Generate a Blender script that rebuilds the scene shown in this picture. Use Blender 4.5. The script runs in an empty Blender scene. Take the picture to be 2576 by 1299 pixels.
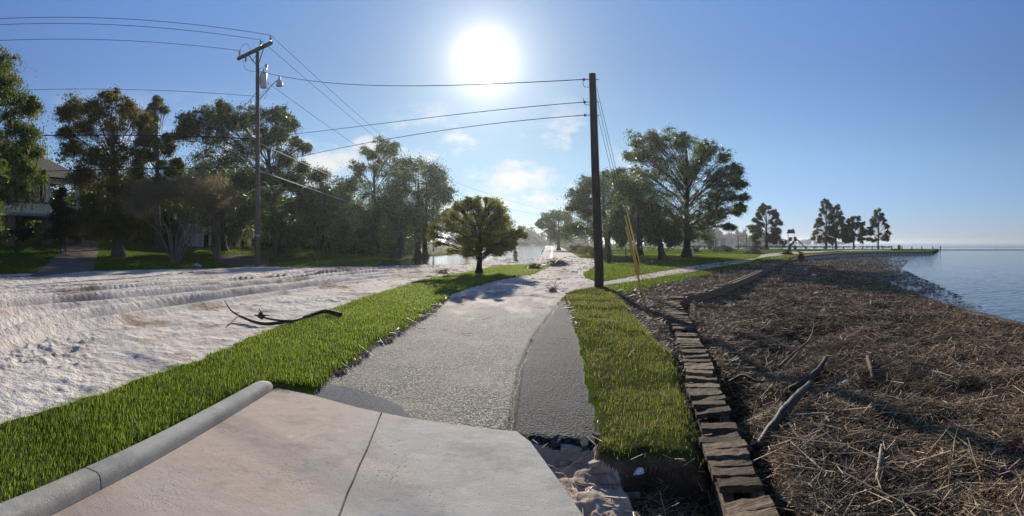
import bpy, math, random
import numpy as np
R = math.radians
sc = bpy.context.scene
COL = sc.collection

# ------------------------------------------------------------ camera, sky, sun, exposure
CAMZ, F, CX, HY = 1.6, 1300.0, 1288.0, 612.0      # eye height; focal length, centre column and horizon row of the 2576 px wide picture
cd = bpy.data.cameras.new('camera'); cam = bpy.data.objects.new('camera', cd); COL.objects.link(cam)
cd.type = 'PANO'; cd.panorama_type = 'CENTRAL_CYLINDRICAL'
cd.central_cylindrical_range_u_min = -CX / F; cd.central_cylindrical_range_u_max = CX / F
cd.central_cylindrical_range_v_min = -(1299 - HY) / F; cd.central_cylindrical_range_v_max = HY / F
cd.central_cylindrical_radius = 1.0
cd.clip_start = 0.05; cd.clip_end = 20000
cam.location = (0, 0, CAMZ); cam.rotation_euler = (R(90), 0, 0)
sc.camera = cam
SUN_EL, SUN_AZ = R(19.5), R(-3.0)                 # azimuth from +Y, positive to the right
sd = np.array([math.sin(SUN_AZ) * math.cos(SUN_EL), math.cos(SUN_AZ) * math.cos(SUN_EL), math.sin(SUN_EL)])
sl = bpy.data.lights.new('sun', 'SUN'); sl.energy = 5.0; sl.angle = R(0.5); sl.color = (1, 0.93, 0.82)
so = bpy.data.objects.new('sun', sl); COL.objects.link(so); so.location = (0, 0, 60)
so.rotation_euler = (R(90) - SUN_EL, 0, math.pi - SUN_AZ)
w = bpy.data.worlds.new('World'); sc.world = w; w.use_nodes = True
nt = w.node_tree; nd = nt.nodes; lk = nt.links; nd.clear()
def wn(t, **k):
    n = nd.new(t)
    for a, v in k.items(): setattr(n, a, v)
    return n
def wmath(op, a, b=None, clamp=False):
    n = wn('ShaderNodeMath', operation=op, use_clamp=clamp)
    for i, v in enumerate((a, b)):
        if v is None: continue
        if isinstance(v, (int, float)): n.inputs[i].default_value = v
        else: lk.new(v, n.inputs[i])
    return n.outputs[0]
sky = wn('ShaderNodeTexSky', sky_type='NISHITA'); sky.sun_disc = False
sky.sun_elevation = SUN_EL; sky.sun_rotation = SUN_AZ; sky.air_density = 1.0; sky.dust_density = 0.0; sky.ozone_density = 4.0
SKY_STRENGTH = 0.074
geo = wn('ShaderNodeNewGeometry')
dot = wn('ShaderNodeVectorMath', operation='DOT_PRODUCT'); lk.new(geo.outputs['Incoming'], dot.inputs[0])
dot.inputs[1].default_value = (-sd[0], -sd[1], -sd[2])
ang = wmath('ARCCOSINE', wmath('MINIMUM', dot.outputs['Value'], 0.999999))
# the sun's own disc, spread by the bright forward scatter of humid air round it
g1 = wmath('MULTIPLY', wmath('EXPONENT', wmath('MULTIPLY', wmath('POWER', wmath('DIVIDE', ang, 0.040), 2.0), -1.0)), 9.0)
g2 = wmath('MULTIPLY', wmath('EXPONENT', wmath('MULTIPLY', ang, -9.0)), 3.6)
g3 = wmath('MULTIPLY', wmath('EXPONENT', wmath('MULTIPLY', ang, -19.0)), 9.0)
glow = wmath('ADD', wmath('ADD', g1, g2), g3)
gcol = wn('ShaderNodeMix', data_type='RGBA', blend_type='MULTIPLY'); gcol.inputs[0].default_value = 1
gcol.inputs[6].default_value = (1, 0.92, 0.74, 1); lk.new(glow, gcol.inputs[7])
# low fair-weather clouds
sep = wn('ShaderNodeSeparateXYZ'); lk.new(geo.outputs['Incoming'], sep.inputs[0])
el = wmath('MULTIPLY', sep.outputs['Z'], -1.0)
dirv = wn('ShaderNodeVectorMath', operation='SCALE'); lk.new(geo.outputs['Incoming'], dirv.inputs[0]); dirv.inputs['Scale'].default_value = -1
mp = wn('ShaderNodeMapping'); lk.new(dirv.outputs[0], mp.inputs[0]); mp.inputs['Scale'].default_value = (1, 1, 1.9); mp.inputs['Location'].default_value = (0.33, 0.1, 0.05)
n1 = wn('ShaderNodeTexNoise'); lk.new(mp.outputs[0], n1.inputs['Vector']); n1.inputs['Scale'].default_value = 7.5; n1.inputs['Detail'].default_value = 9; n1.inputs['Roughness'].default_value = 0.58
rmp = wn('ShaderNodeMapRange', interpolation_type='SMOOTHSTEP'); lk.new(n1.outputs['Fac'], rmp.inputs[0])
rmp.inputs[1].default_value = 0.475; rmp.inputs[2].default_value = 0.66
def band(lo0, lo1, hi0, hi1):
    a = wn('ShaderNodeMapRange', interpolation_type='SMOOTHSTEP'); lk.new(el, a.inputs[0]); a.inputs[1].default_value = lo0; a.inputs[2].default_value = lo1
    b = wn('ShaderNodeMapRange', interpolation_type='SMOOTHSTEP'); lk.new(el, b.inputs[0]); b.inputs[1].default_value = hi0; b.inputs[2].default_value = hi1
    b.inputs[3].default_value = 1; b.inputs[4].default_value = 0
    return wmath('MULTIPLY', a.outputs[0], b.outputs[0])
sepx = wmath('MULTIPLY', sep.outputs['X'], -1.0)
side = wn('ShaderNodeMapRange', interpolation_type='SMOOTHSTEP'); lk.new(sepx, side.inputs[0])
side.inputs[1].default_value = 0.12; side.inputs[2].default_value = 0.28; side.inputs[3].default_value = 1; side.inputs[4].default_value = 0.0
cl = wmath('MULTIPLY', wmath('MULTIPLY', rmp.outputs[0], band(0.0, 0.05, 0.16, 0.30)), side.outputs[0])
cl = wmath('MULTIPLY', cl, 0.85)
hz_t = wn('ShaderNodeValToRGB'); lk.new(wmath('MULTIPLY', el, 2.0), hz_t.inputs[0]); cr_ = hz_t.color_ramp.elements
while len(cr_) < 4: cr_.new(.5)
for e_, (p_, c_) in zip(cr_, ((0, (.43, .50, .80)), (.32, (.74, .71, .76)), (.66, (.78, .74, .82)), (.92, (.86, .875, 1.03)))): e_.position = p_; e_.color = (*c_, 1)
tint = wn('ShaderNodeVectorMath', operation='SCALE'); lk.new(hz_t.outputs[0], tint.inputs[0]); tint.inputs['Scale'].default_value = 1.25
near = wn('ShaderNodeMapRange', interpolation_type='SMOOTHSTEP'); lk.new(ang, near.inputs[0]); near.inputs[1].default_value = .05; near.inputs[2].default_value = .75
tint2 = wn('ShaderNodeMix', data_type='RGBA'); lk.new(near.outputs[0], tint2.inputs[0]); tint2.inputs[6].default_value = (.94, .93, .78, 1); tint2.inputs[7].default_value = (1, 1, 1, 1)
tint3 = wn('ShaderNodeMix', data_type='RGBA', blend_type='MULTIPLY'); tint3.inputs[0].default_value = 1; lk.new(tint.outputs[0], tint3.inputs[6]); lk.new(tint2.outputs[2], tint3.inputs[7])
skyc = wn('ShaderNodeMix', data_type='RGBA', blend_type='MULTIPLY'); skyc.inputs[0].default_value = 1; lk.new(sky.outputs[0], skyc.inputs[6]); lk.new(tint3.outputs[2], skyc.inputs[7])
mixc = wn('ShaderNodeMix', data_type='RGBA'); lk.new(cl, mixc.inputs[0]); lk.new(skyc.outputs[2], mixc.inputs[6]); mixc.inputs[7].default_value = (7.5, 7.3, 7.2, 1)
addg = wn('ShaderNodeMix', data_type='RGBA', blend_type='ADD'); addg.inputs[0].default_value = 1
lk.new(mixc.outputs[2], addg.inputs[6]); lk.new(gcol.outputs[2], addg.inputs[7])
bg = wn('ShaderNodeBackground'); bg.inputs[1].default_value = SKY_STRENGTH; lk.new(addg.outputs[2], bg.inputs[0])
wo = wn('ShaderNodeOutputWorld'); lk.new(bg.outputs[0], wo.inputs[0])
sc.view_settings.view_transform = 'Standard'; sc.view_settings.look = 'None'; sc.view_settings.gamma = 1
sc.view_settings.exposure = 0.6; sc.view_settings.use_curve_mapping = False
sc.cycles.max_bounces = 8; sc.cycles.transparent_max_bounces = 16; sc.cycles.volume_bounces = 0
HAZE = 0.00023

# ------------------------------------------------------------ helpers
rng = np.random.default_rng(7)
random.seed(7)
def thing(o, label, cat, group=None):
    o['label'] = label; o['category'] = cat
    if group: o['group'] = group
    return o
def struct(o): o['kind'] = 'structure'; return o
def stuff(o, label=None, cat=None):
    o['kind'] = 'stuff'
    if label: o['label'] = label
    if cat: o['category'] = cat
    return o
def empty(name, loc, rz=0.0):
    o = bpy.data.objects.new(name, None); COL.objects.link(o); o.location = loc; o.rotation_euler = (0, 0, rz)
    o.empty_display_size = 0.3
    return o
def copy_tree(o, parent=None):
    c = o.copy(); COL.objects.link(c); c.parent = parent
    for ch in [x for x in COL.objects if x.parent == o]: copy_tree(ch, c)
    return c
def link_mesh(name, V, T, Q, m, parent=None, smooth=False, rel=True):
    """V (n,3); T (k,3) triangles; Q (k,4) quads -> one mesh object; world coordinates unless rel is False"""
    V = np.asarray(V, dtype=np.float64).reshape(-1, 3)
    if parent is not None and rel:
        V = V - np.array(rootloc(parent))
    me = bpy.data.meshes.new(name)
    T = np.asarray(T, dtype=np.int32).reshape(-1, 3); Q = np.asarray(Q, dtype=np.int32).reshape(-1, 4)
    me.vertices.add(len(V)); me.vertices.foreach_set('co', V.astype(np.float32).ravel())
    li = np.concatenate([T.ravel(), Q.ravel()]); me.loops.add(len(li)); me.loops.foreach_set('vertex_index', li)
    st = np.concatenate([np.arange(len(T)) * 3, len(T) * 3 + np.arange(len(Q)) * 4]).astype(np.int32)
    me.polygons.add(len(st)); me.polygons.foreach_set('loop_start', st)
    me.polygons.foreach_set('use_smooth', np.full(len(st), bool(smooth)))
    me.update(calc_edges=True)
    if m: me.materials.append(m)
    o = bpy.data.objects.new(name, me); COL.objects.link(o)
    if parent is not None: o.parent = parent
    return o
def rootloc(o):
    l = np.zeros(3)
    while o is not None: l = l + np.array(o.location); o = o.parent
    return l
class MB:
    def __init__(s): s.V = []; s.T = []; s.Q = []; s.n = 0
    def add(s, V, T=None, Q=None):
        V = np.asarray(V, float).reshape(-1, 3)
        if T is not None and len(T): s.T.append(np.asarray(T, int).reshape(-1, 3) + s.n)
        if Q is not None and len(Q): s.Q.append(np.asarray(Q, int).reshape(-1, 4) + s.n)
        s.V.append(V); s.n += len(V); return s
    def box(s, c, size, rz=0.0, M=None):
        x, y, z = [v / 2 for v in size]
        P = np.array([[-x,-y,-z],[x,-y,-z],[x,y,-z],[-x,y,-z],[-x,-y,z],[x,-y,z],[x,y,z],[-x,y,z]])
        if M is not None: P = P @ np.asarray(M).T
        if rz:
            cr, sr = math.cos(rz), math.sin(rz); P = P @ np.array([[cr, sr, 0], [-sr, cr, 0], [0, 0, 1]])
        return s.add(P + np.array(c), None, [[0,3,2,1],[4,5,6,7],[0,1,5,4],[1,2,6,5],[2,3,7,6],[3,0,4,7]])
    def bar(s, a, b, wd, h):
        a = np.array(a, float); b = np.array(b, float); d = b - a; L = np.linalg.norm(d); d /= L
        up = np.array([0, 0, 1.0]) if abs(d[2]) < 0.95 else np.array([0, 1.0, 0])
        x = np.cross(d, up); x /= np.linalg.norm(x); z = np.cross(x, d)
        return s.box((a + b) / 2, (wd, L, h), M=np.stack([x, d, z], 1))
    def tube(s, P, r, n=6, cap=True):
        P = np.asarray(P, float); k = len(P); r = np.broadcast_to(np.asarray(r, float), (k,))
        t = np.gradient(P, axis=0); t /= np.linalg.norm(t, axis=1)[:, None] + 1e-9
        ref = np.array([0.31, 0.87, 0.37]) if abs(t[0] @ np.array([0.31, 0.87, 0.37])) < 0.9 else np.array([1.0, 0, 0])
        x = np.cross(t, ref); x /= np.linalg.norm(x, axis=1)[:, None] + 1e-9; y = np.cross(t, x)
        a = np.arange(n) * 2 * math.pi / n
        V = P[:, None] + r[:, None, None] * (np.cos(a)[None, :, None] * x[:, None] + np.sin(a)[None, :, None] * y[:, None])
        i = np.arange(k - 1)[:, None] * n; j = np.arange(n)[None]; j2 = (j + 1) % n
        Q = np.stack([i + j, i + j2, i + n + j2, i + n + j], -1).reshape(-1, 4)
        V = V.reshape(-1, 3); T = []
        if cap:
            V = np.vstack([V, P[0], P[-1]]); m = k * n
            T = [[m, (q + 1) % n, q] for q in range(n)] + [[m + 1, (k - 1) * n + q, (k - 1) * n + (q + 1) % n] for q in range(n)]
        return s.add(V, T, Q)
    def lathe(s, prof, c=(0, 0, 0), n=16):
        """prof: (r, z) pairs bottom to top round the vertical through c"""
        prof = np.asarray(prof, float); k = len(prof); a = np.arange(n) * 2 * math.pi / n
        V = np.stack([prof[:, None, 0] * np.cos(a), prof[:, None, 0] * np.sin(a), np.repeat(prof[:, 1:2], n, 1)], -1) + np.array(c)
        i = np.arange(k - 1)[:, None] * n; j = np.arange(n)[None]; j2 = (j + 1) % n
        Q = np.stack([i + j, i + j2, i + n + j2, i + n + j], -1).reshape(-1, 4)
        V = np.vstack([V.reshape(-1, 3), np.array(c) + [0, 0, prof[0, 1]], np.array(c) + [0, 0, prof[-1, 1]]]); m = k * n
        T = [[m, (q + 1) % n, q] for q in range(n)] + [[m + 1, (k - 1) * n + q, (k - 1) * n + (q + 1) % n] for q in range(n)]
        return s.add(V, T, Q)
    def prism(s, poly, z0, z1):
        """vertical prism over a counter-clockwise polygon (convex enough to fan)"""
        p = np.asarray(poly, float); n = len(p)
        V = np.vstack([np.c_[p, np.full(n, z0)], np.c_[p, np.full(n, z1)]])
        T = [[n, n + i, n + i + 1] for i in range(1, n - 1)] + [[0, i + 1, i] for i in range(1, n - 1)]
        Q = [[i, (i + 1) % n, n + (i + 1) % n, n + i] for i in range(n)]
        return s.add(V, T, Q)
    def build(s, name, m, parent=None, smooth=False):
        V = np.vstack(s.V); T = np.vstack(s.T) if s.T else []; Q = np.vstack(s.Q) if s.Q else []
        return link_mesh(name, V, T, Q, m, parent, smooth)
def D(px, py, d):
    """the point at horizontal distance d in the direction of a picture position"""
    a = (px - CX) / F
    return np.array([d * math.sin(a), d * math.cos(a), CAMZ + (HY - py) / F * d])
def G(px, py, z=0.0):
    d = (CAMZ - z) * F / (py - HY); p = D(px, py, d); return p
def bez(P, n=12):
    """smooth curve through points (Catmull-Rom)"""
    P = np.asarray(P, float); Q = np.vstack([2 * P[0] - P[1], P, 2 * P[-1] - P[-2]]); out = []
    for i in range(1, len(Q) - 2):
        t = np.linspace(0, 1, n, endpoint=False)[:, None]; a, b, c, d = Q[i - 1:i + 3]
        out.append(0.5 * (2 * b + (c - a) * t + (2 * a - 5 * b + 4 * c - d) * t ** 2 + (3 * b - a - 3 * c + d) * t ** 3))
    return np.vstack(out + [P[-1:]])
# noise on arrays
def _h(i, j, s):
    n = (i.astype(np.int64) * 374761393 + j.astype(np.int64) * 668265263 + s * 974634777) & 0xffffffff
    n = ((n ^ (n >> 13)) * 1274126177) & 0xffffffff
    return ((n ^ (n >> 16)) & 0xffff) / 65535.0
def vnoise(x, y, s=0):
    xi = np.floor(x); yi = np.floor(y); u = x - xi; v = y - yi; u = u * u * (3 - 2 * u); v = v * v * (3 - 2 * v)
    return (_h(xi, yi, s) * (1 - u) + _h(xi + 1, yi, s) * u) * (1 - v) + (_h(xi, yi + 1, s) * (1 - u) + _h(xi + 1, yi + 1, s) * u) * v
def fbm(x, y, o=4, s=0):
    t = 0; a = 0.5
    for k in range(o): t = t + a * (vnoise(x * 2 ** k + 17.3 * k, y * 2 ** k - 9.1 * k, s + k) - 0.5) * 2; a *= 0.5
    return t
def sstep(x, a, b):
    t = np.clip((x - a) / (b - a), 0, 1); return t * t * (3 - 2 * t)
def inpoly(px, py, poly):
    c = np.zeros(px.shape, bool); P = np.asarray(poly, float); n = len(P)
    for i in range(n):
        x1, y1 = P[i]; x2, y2 = P[(i + 1) % n]
        if y1 == y2: continue
        c ^= ((y1 > py) != (y2 > py)) & (px < (x2 - x1) * (py - y1) / (y2 - y1) + x1)
    return c
def dpoly(x, y, P):
    """distance to a polyline and arc length of the nearest point"""
    P = np.asarray(P, float)[:, :2]; best = np.full(x.shape, 1e9); arc = np.zeros(x.shape); s0 = 0.0
    for a, b in zip(P[:-1], P[1:]):
        d = b - a; L = np.hypot(*d); t = np.clip(((x - a[0]) * d[0] + (y - a[1]) * d[1]) / (L * L), 0, 1)
        q = np.hypot(x - a[0] - t * d[0], y - a[1] - t * d[1]); m = q < best
        best = np.where(m, q, best); arc = np.where(m, s0 + t * L, arc); s0 += L
    return best, arc

# ------------------------------------------------------------ materials
def newmat(name):
    m = bpy.data.materials.new(name); m.use_nodes = True; t = m.node_tree; t.nodes.clear()
    o = t.nodes.new('ShaderNodeOutputMaterial'); b = t.nodes.new('ShaderNodeBsdfPrincipled'); t.links.new(b.outputs[0], o.inputs[0])
    return m, t, b, o
def N(t, typ, **k):
    n = t.nodes.new(typ)
    for a, v in k.items():
        if a.startswith('i_'):
            n.inputs[int(a[2:])].default_value = v
        else: setattr(n, a, v)
    return n
def coords(t, world=True, scale=(1, 1, 1)):
    if world: c = N(t, 'ShaderNodeNewGeometry').outputs['Position']
    else: c = N(t, 'ShaderNodeTexCoord').outputs['Object']
    if scale != (1, 1, 1):
        m = N(t, 'ShaderNodeMapping'); m.inputs['Scale'].default_value = scale; t.links.new(c, m.inputs[0]); c = m.outputs[0]
    return c
def noise(t, c, scale, detail=4, rough=0.6):
    n = N(t, 'ShaderNodeTexNoise'); t.links.new(c, n.inputs['Vector']); n.inputs['Scale'].default_value = scale
    n.inputs['Detail'].default_value = detail; n.inputs['Roughness'].default_value = rough; return n.outputs['Fac']
def ramp(t, f, stops, interp='LINEAR'):
    r = N(t, 'ShaderNodeValToRGB'); t.links.new(f, r.inputs[0]); e = r.color_ramp.elements; r.color_ramp.interpolation = interp
    while len(e) < len(stops): e.new(0.5)
    for q, (p, c) in zip(e, stops): q.position = p; q.color = (*c, 1) if len(c) == 3 else c
    return r.outputs[0]
def mixc(t, f, a, b, blend='MIX'):
    m = N(t, 'ShaderNodeMix', data_type='RGBA', blend_type=blend)
    for i, v in ((0, f), (6, a), (7, b)):
        if isinstance(v, (int, float)): m.inputs[i].default_value = v
        elif isinstance(v, tuple): m.inputs[i].default_value = (*v, 1)
        else: t.links.new(v, m.inputs[i])
    return m.outputs[2]
def mth(t, op, a, b=0.0, clamp=False):
    m = N(t, 'ShaderNodeMath', operation=op, use_clamp=clamp)
    for i, v in ((0, a), (1, b)):
        if isinstance(v, (int, float)): m.inputs[i].default_value = v
        else: t.links.new(v, m.inputs[i])
    return m.outputs[0]
def bump(t, b, h, strength=0.5, dist=0.02):
    n = N(t, 'ShaderNodeBump'); n.inputs['Strength'].default_value = strength; n.inputs['Distance'].default_value = dist
    t.links.new(h, n.inputs['Height']); t.links.new(n.outputs[0], b.inputs['Normal'])
def pm(name, c1, c2=None, scale=4.0, rough=0.7, bmp=0.3, bd=0.01, spec=0.4, metal=0.0, world=False, stretch=(1, 1, 1), detail=5):
    m, t, b, o = newmat(name); c2 = c2 or tuple(v * 0.75 for v in c1)
    c = coords(t, world, stretch); f = noise(t, c, scale, detail)
    t.links.new(ramp(t, f, [(0.32, c2), (0.68, c1)]), b.inputs['Base Color'])
    b.inputs['Roughness'].default_value = rough; b.inputs['Specular IOR Level'].default_value = spec; b.inputs['Metallic'].default_value = metal
    if bmp: bump(t, b, noise(t, c, scale * 3.1, 4), bmp, bd)
    return m
def island(t): return N(t, 'ShaderNodeNewGeometry').outputs['Random Per Island']
def leafmat(name, stops, trans=0.45, rough=0.55, tcol=(1.25, 1.2, 0.6), patch=None):
    """thin leaves: every leaf takes its own tone, sunlight passes through"""
    m, t, b, o = newmat(name); t.nodes.remove(b)
    c = ramp(t, island(t), stops)
    if patch:
        c = mixc(t, ramp(t, noise(t, coords(t, True), patch[1], 2), [(0.48, (0, 0, 0)), (0.62, (1, 1, 1))]), c, mixc(t, 0.65, c, patch[0]))
    d = N(t, 'ShaderNodeBsdfPrincipled'); d.inputs['Roughness'].default_value = rough; d.inputs['Specular IOR Level'].default_value = 0.3
    t.links.new(c, d.inputs['Base Color'])
    tr = N(t, 'ShaderNodeBsdfTranslucent'); t.links.new(mixc(t, 1.0, c, tcol, 'MULTIPLY'), tr.inputs[0])
    mx = N(t, 'ShaderNodeMixShader'); mx.inputs[0].default_value = trans
    t.links.new(d.outputs[0], mx.inputs[1]); t.links.new(tr.outputs[0], mx.inputs[2]); t.links.new(mx.outputs[0], o.inputs[0])
    return m
# ------------------------------------------------------------ the lie of the land (read off the photograph on the z = 0 plane)
LAKE_Z, POND_Z = -0.6, -0.10
P_PAD = [(697,975),(790,995),(900,1025),(1040,1053),(1180,1072),(1300,1085),(1335,1112),(1400,1200),(1470,1299),(1700,1900),(1800,3500),(-2500,3500),(-900,1800),(-300,1480),(150,1299),(255,1232)]
P_VERGE = [(-900,1330),(-300,1170),(0,1075),(300,985),(560,890),(700,830),(860,775),(960,740),(1060,708),(1160,690),(1250,672),(1330,668),(1385,673),(1345,690),(1262,706),(1200,722),(1130,748),(1100,778),(1040,822),(960,872),(870,925),(800,985),(697,975),(640,975),(255,1190),(0,1310),(-300,1500),(-900,1800)]
P_PATH = [(800,985),(870,925),(960,872),(1040,822),(1100,778),(1130,752),(1250,742),(1345,745),(1395,752),(1404,762),(1345,840),(1310,920),(1284,1078),(1200,1080),(1040,1060),(900,1030),(790,1000)]
P_PATCH = [(1284,1078),(1310,920),(1345,840),(1404,760),(1420,757),(1432,790),(1464,900),(1487,1020),(1497,1112),(1400,1110),(1335,1098)]
P_PATCH2 = [(792,998),(830,962),(930,985),(1000,1010),(1036,1046),(1040,1060),(900,1032)]
P_VERGE2 = [(1420,742),(1450,732),(1500,722),(1535,724),(1560,742),(1585,785),(1640,845),(1700,900),(1725,965),(1745,1015),(1795,1085),(1792,1150),(1700,1160),(1620,1145),(1560,1165),(1500,1138),(1500,1000),(1470,890),(1430,785)]
P_HOLE = [(1560,1165),(1620,1145),(1700,1160),(1792,1150),(1800,1215),(1810,1299),(1840,1500),(1720,1500),(1640,1299),(1600,1215)]
P_WASH = [(1335,1098),(1400,1110),(1497,1112),(1500,1138),(1560,1165),(1600,1215),(1640,1299),(1720,1500),(1560,1500),(1470,1299),(1400,1200),(1335,1112)]
P_CROSS = [(1430,740),(1500,712),(1640,688),(1760,667),(1850,655),(1905,650),(1885,659),(1760,681),(1640,701),(1540,716),(1500,722)]
P_PATH3 = [(1915,640),(1990,634),(2110,630),(2240,628.5),(2240,630),(2110,632.5),(2010,638),(1930,647),(1900,652)]
P_STRIP = [(1500,722),(1540,716),(1640,701),(1760,681),(1885,659),(1960,644),(2100,634),(2340,629),(2340,633),(2180,635.5),(2060,640),(2010,645),(1900,662),(1780,690),(1680,712),(1560,738)]
P_BANK = [(1535,724),(1560,738),(1680,712),(1780,690),(1900,662),(2010,645),(2022,650),(1985,653),(1850,711),(1702,757),(1700,775),(1745,860),(1790,960),(1812,1010),(1850,1150),(1885,1225),(1900,1299),(1990,1500),(1840,1500),(1810,1299),(1792,1150),(1795,1085),(1745,1015),(1725,965),(1700,900),(1640,845),(1585,785),(1560,742)]
P_SAND = [(-1100,760),(-600,735),(-250,708),(0,692),(300,682),(520,677),(640,673),(900,671),(1000,670),(1180,667),(1230,660),(1275,657),(1330,655),(1362,640),(1372,616.5),(1396,616.5),(1420,628),(1460,650),(1500,652),(1502,668),(1465,690),(1470,700),(1500,712),(1430,740),(1420,745),(1404,765),(1345,748),(1250,745),(1130,752),(1130,748),(1200,722),(1262,706),(1345,690),(1385,673),(1330,668),(1250,672),(1160,690),(1060,708),(960,740),(860,775),(700,830),(560,890),(300,985),(0,1075),(-300,1170),(-900,1330),(-1800,1500)]
P_POND = [(925,671),(960,657),(1050,645),(1120,641),(1160,634),(1200,622),(1290,616.2),(1340,615.6),(1372,616.5),(1364,640),(1330,655),(1275,657),(1230,660),(1180,667),(1000,671)]
P_DRIVE = [(60,700),(160,655),(210,628),(240,606),(300,600),(285,622),(255,640),(232,683)]
P_PARK = [(1465,690),(1502,668),(1500,652),(1460,650),(1420,628),(1396,616.5),(1420,614),(1760,627),(1760,626.5),(2365,626.5),(2350,632),(2340,633),(2340,629),(2100,634),(1960,644),(1885,657),(1760,667),(1640,688),(1500,712),(1470,700)]
BW = [G(1985,652,-.05), G(1930,676,-.05), G(1850,711,-.05), G(1775,737,-.05), G(1704,757,-.05), G(1722,795,-.05), G(1745,845,-.05), G(1772,900,-.05), G(1790,960,-.05), G(1815,1020,-.05), G(1850,1100,-.05), G(1890,1190,-.05), G(1930,1270,-.05), G(2010,1450,-.05)]
PILE = [G(2012,646.5,0), G(2060,641.4,0), G(2110,638.6,0), G(2180,636.6,0), G(2260,635,0), G(2344,633.8,0)]
WATERLINE = [G(2030,650,LAKE_Z), G(2080,655,LAKE_Z), G(2120,664,LAKE_Z), G(2150,675,LAKE_Z), G(2220,708,LAKE_Z), G(2300,742,LAKE_Z), G(2420,778,LAKE_Z), G(2500,797,LAKE_Z), G(2576,818,LAKE_Z), G(2700,860,LAKE_Z), G(2900,930,LAKE_Z)]
# polar grid: fine where the camera looks, coarse behind
th = np.concatenate([np.linspace(-1.2, 1.2, 1000), np.linspace(1.2, 2 * math.pi - 1.2, 50)[1:-1]]); NT = len(th)
off = np.concatenate([np.geomspace(2600, 700, 24, endpoint=False), np.arange(700, 200, -2.2), np.arange(200, 60, -1.0), np.arange(60, 5, -0.5), np.geomspace(5, 0.35, 30)])
rr = CAMZ * F / off; NR = len(rr)
TH, RR = np.meshgrid(th, rr); X = RR * np.sin(TH); Y = RR * np.cos(TH)
PX = CX + F * np.where(TH > math.pi, TH - 2 * math.pi, TH); PY = HY + CAMZ * F / RR
wob = 2.2 * fbm(X * 2.3, Y * 2.3, 3, 5) * np.clip(12 / RR, 0.25, 1.4) * (1 + 2 * (RR < 9))      # edges wander a little
PXn = PX + wob * 1.6; PYn = PY + wob
LAB = {'ground': 0, 'lawn': 1, 'sand': 2, 'path': 3, 'path_patch': 4, 'path_patch_b': 5, 'verge': 6, 'verge_b': 7, 'hole': 8, 'wash': 9, 'bank': 10, 'reed': 11, 'lake': 12, 'pond': 13, 'drive': 14, 'cross': 15, 'pad': 16, 'strip': 17, 'dirt': 18, 'farshore': 19}
L = np.zeros(TH.shape, int)
def paint(poly, lab, nz=True): L[inpoly(PXn if nz else PX, PYn if nz else PY, poly)] = LAB[lab]
L[:] = LAB['lawn']
right = PX > 1750
L[(PX > 1600) & (PY < 626.5)] = LAB['lake']
L[right & (PY >= 626.5)] = LAB['reed']
L[(PX < 1140) & (PY < 640)] = LAB['ground']
paint(P_PARK, 'lawn'); paint(P_STRIP, 'strip'); paint(P_BANK, 'bank')
paint(P_POND, 'pond', False); paint(P_SAND, 'sand'); paint(P_DRIVE, 'drive'); paint(P_CROSS, 'cross'); paint(P_PATH3, 'cross')
paint(P_VERGE, 'verge'); paint(P_VERGE2, 'verge_b'); paint(P_PATH, 'path'); paint(P_PATCH, 'path_patch'); paint(P_PATCH2, 'path_patch_b')
paint(P_HOLE, 'hole'); paint(P_WASH, 'wash'); L[inpoly(PX, PY, P_PAD)] = LAB['pad']
# bare, leaf-strewn earth under the trees on the left
gl = (L == LAB['lawn']) & (PX < 1100) & (PX > -200)
L[gl & (((PX - 470) / 130) ** 2 + ((PY - 640) / 13) ** 2 + 0.5 * fbm(X * .5, Y * .5, 3, 3) < 1) ] = LAB['dirt']
L[gl & (((PX - 300) / 90) ** 2 + ((PY - 634) / 14) ** 2 < 1)] = LAB['dirt']
L[gl & (((PX - 610) / 70) ** 2 + ((PY - 663) / 7) ** 2 + .4 * fbm(X * .7, Y * .7, 3, 4) < 1)] = LAB['dirt']
L[(L == LAB['lawn']) & (PX > 1560) & (PX < 2000) & (PY > 735)] = LAB['bank']
def blur0(a, k):
    for ax in (0, 1): a = np.apply_along_axis(lambda v: np.convolve(np.pad(v, k, mode='edge'), np.ones(2 * k + 1) / (2 * k + 1), 'valid'), ax, a)
    return a
pb = blur0(np.isin(L, [LAB['path'], LAB['path_patch'], LAB['wash'], LAB['hole']]).astype(float), 4) + .34 * fbm(X * 2.6, Y * 2.6, 4, 47)
L[np.isin(L, [LAB['verge'], LAB['verge_b']]) & (pb > .28) & (RR < 19)] = LAB['bank']
# lake or reed mat: which side of the waterline
WL = np.array(WATERLINE)[:, :2]
mat_poly = np.vstack([np.array(BW)[:, :2], [[6, -8], [40, -8]], WL[::-1]])
mm = inpoly(X, Y, mat_poly)
L[(L == LAB['reed']) & ~mm] = LAB['lake']
L[(PX > 2250) & (L == LAB['lake']) & (RR < 3)] = LAB['reed']
L[(L == LAB['lake']) & (PY > 830) & (PX < 2260)] = LAB['bank']
dw, _ = dpoly(X, Y, WL); dbw, abw = dpoly(X, Y, BW)
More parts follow.
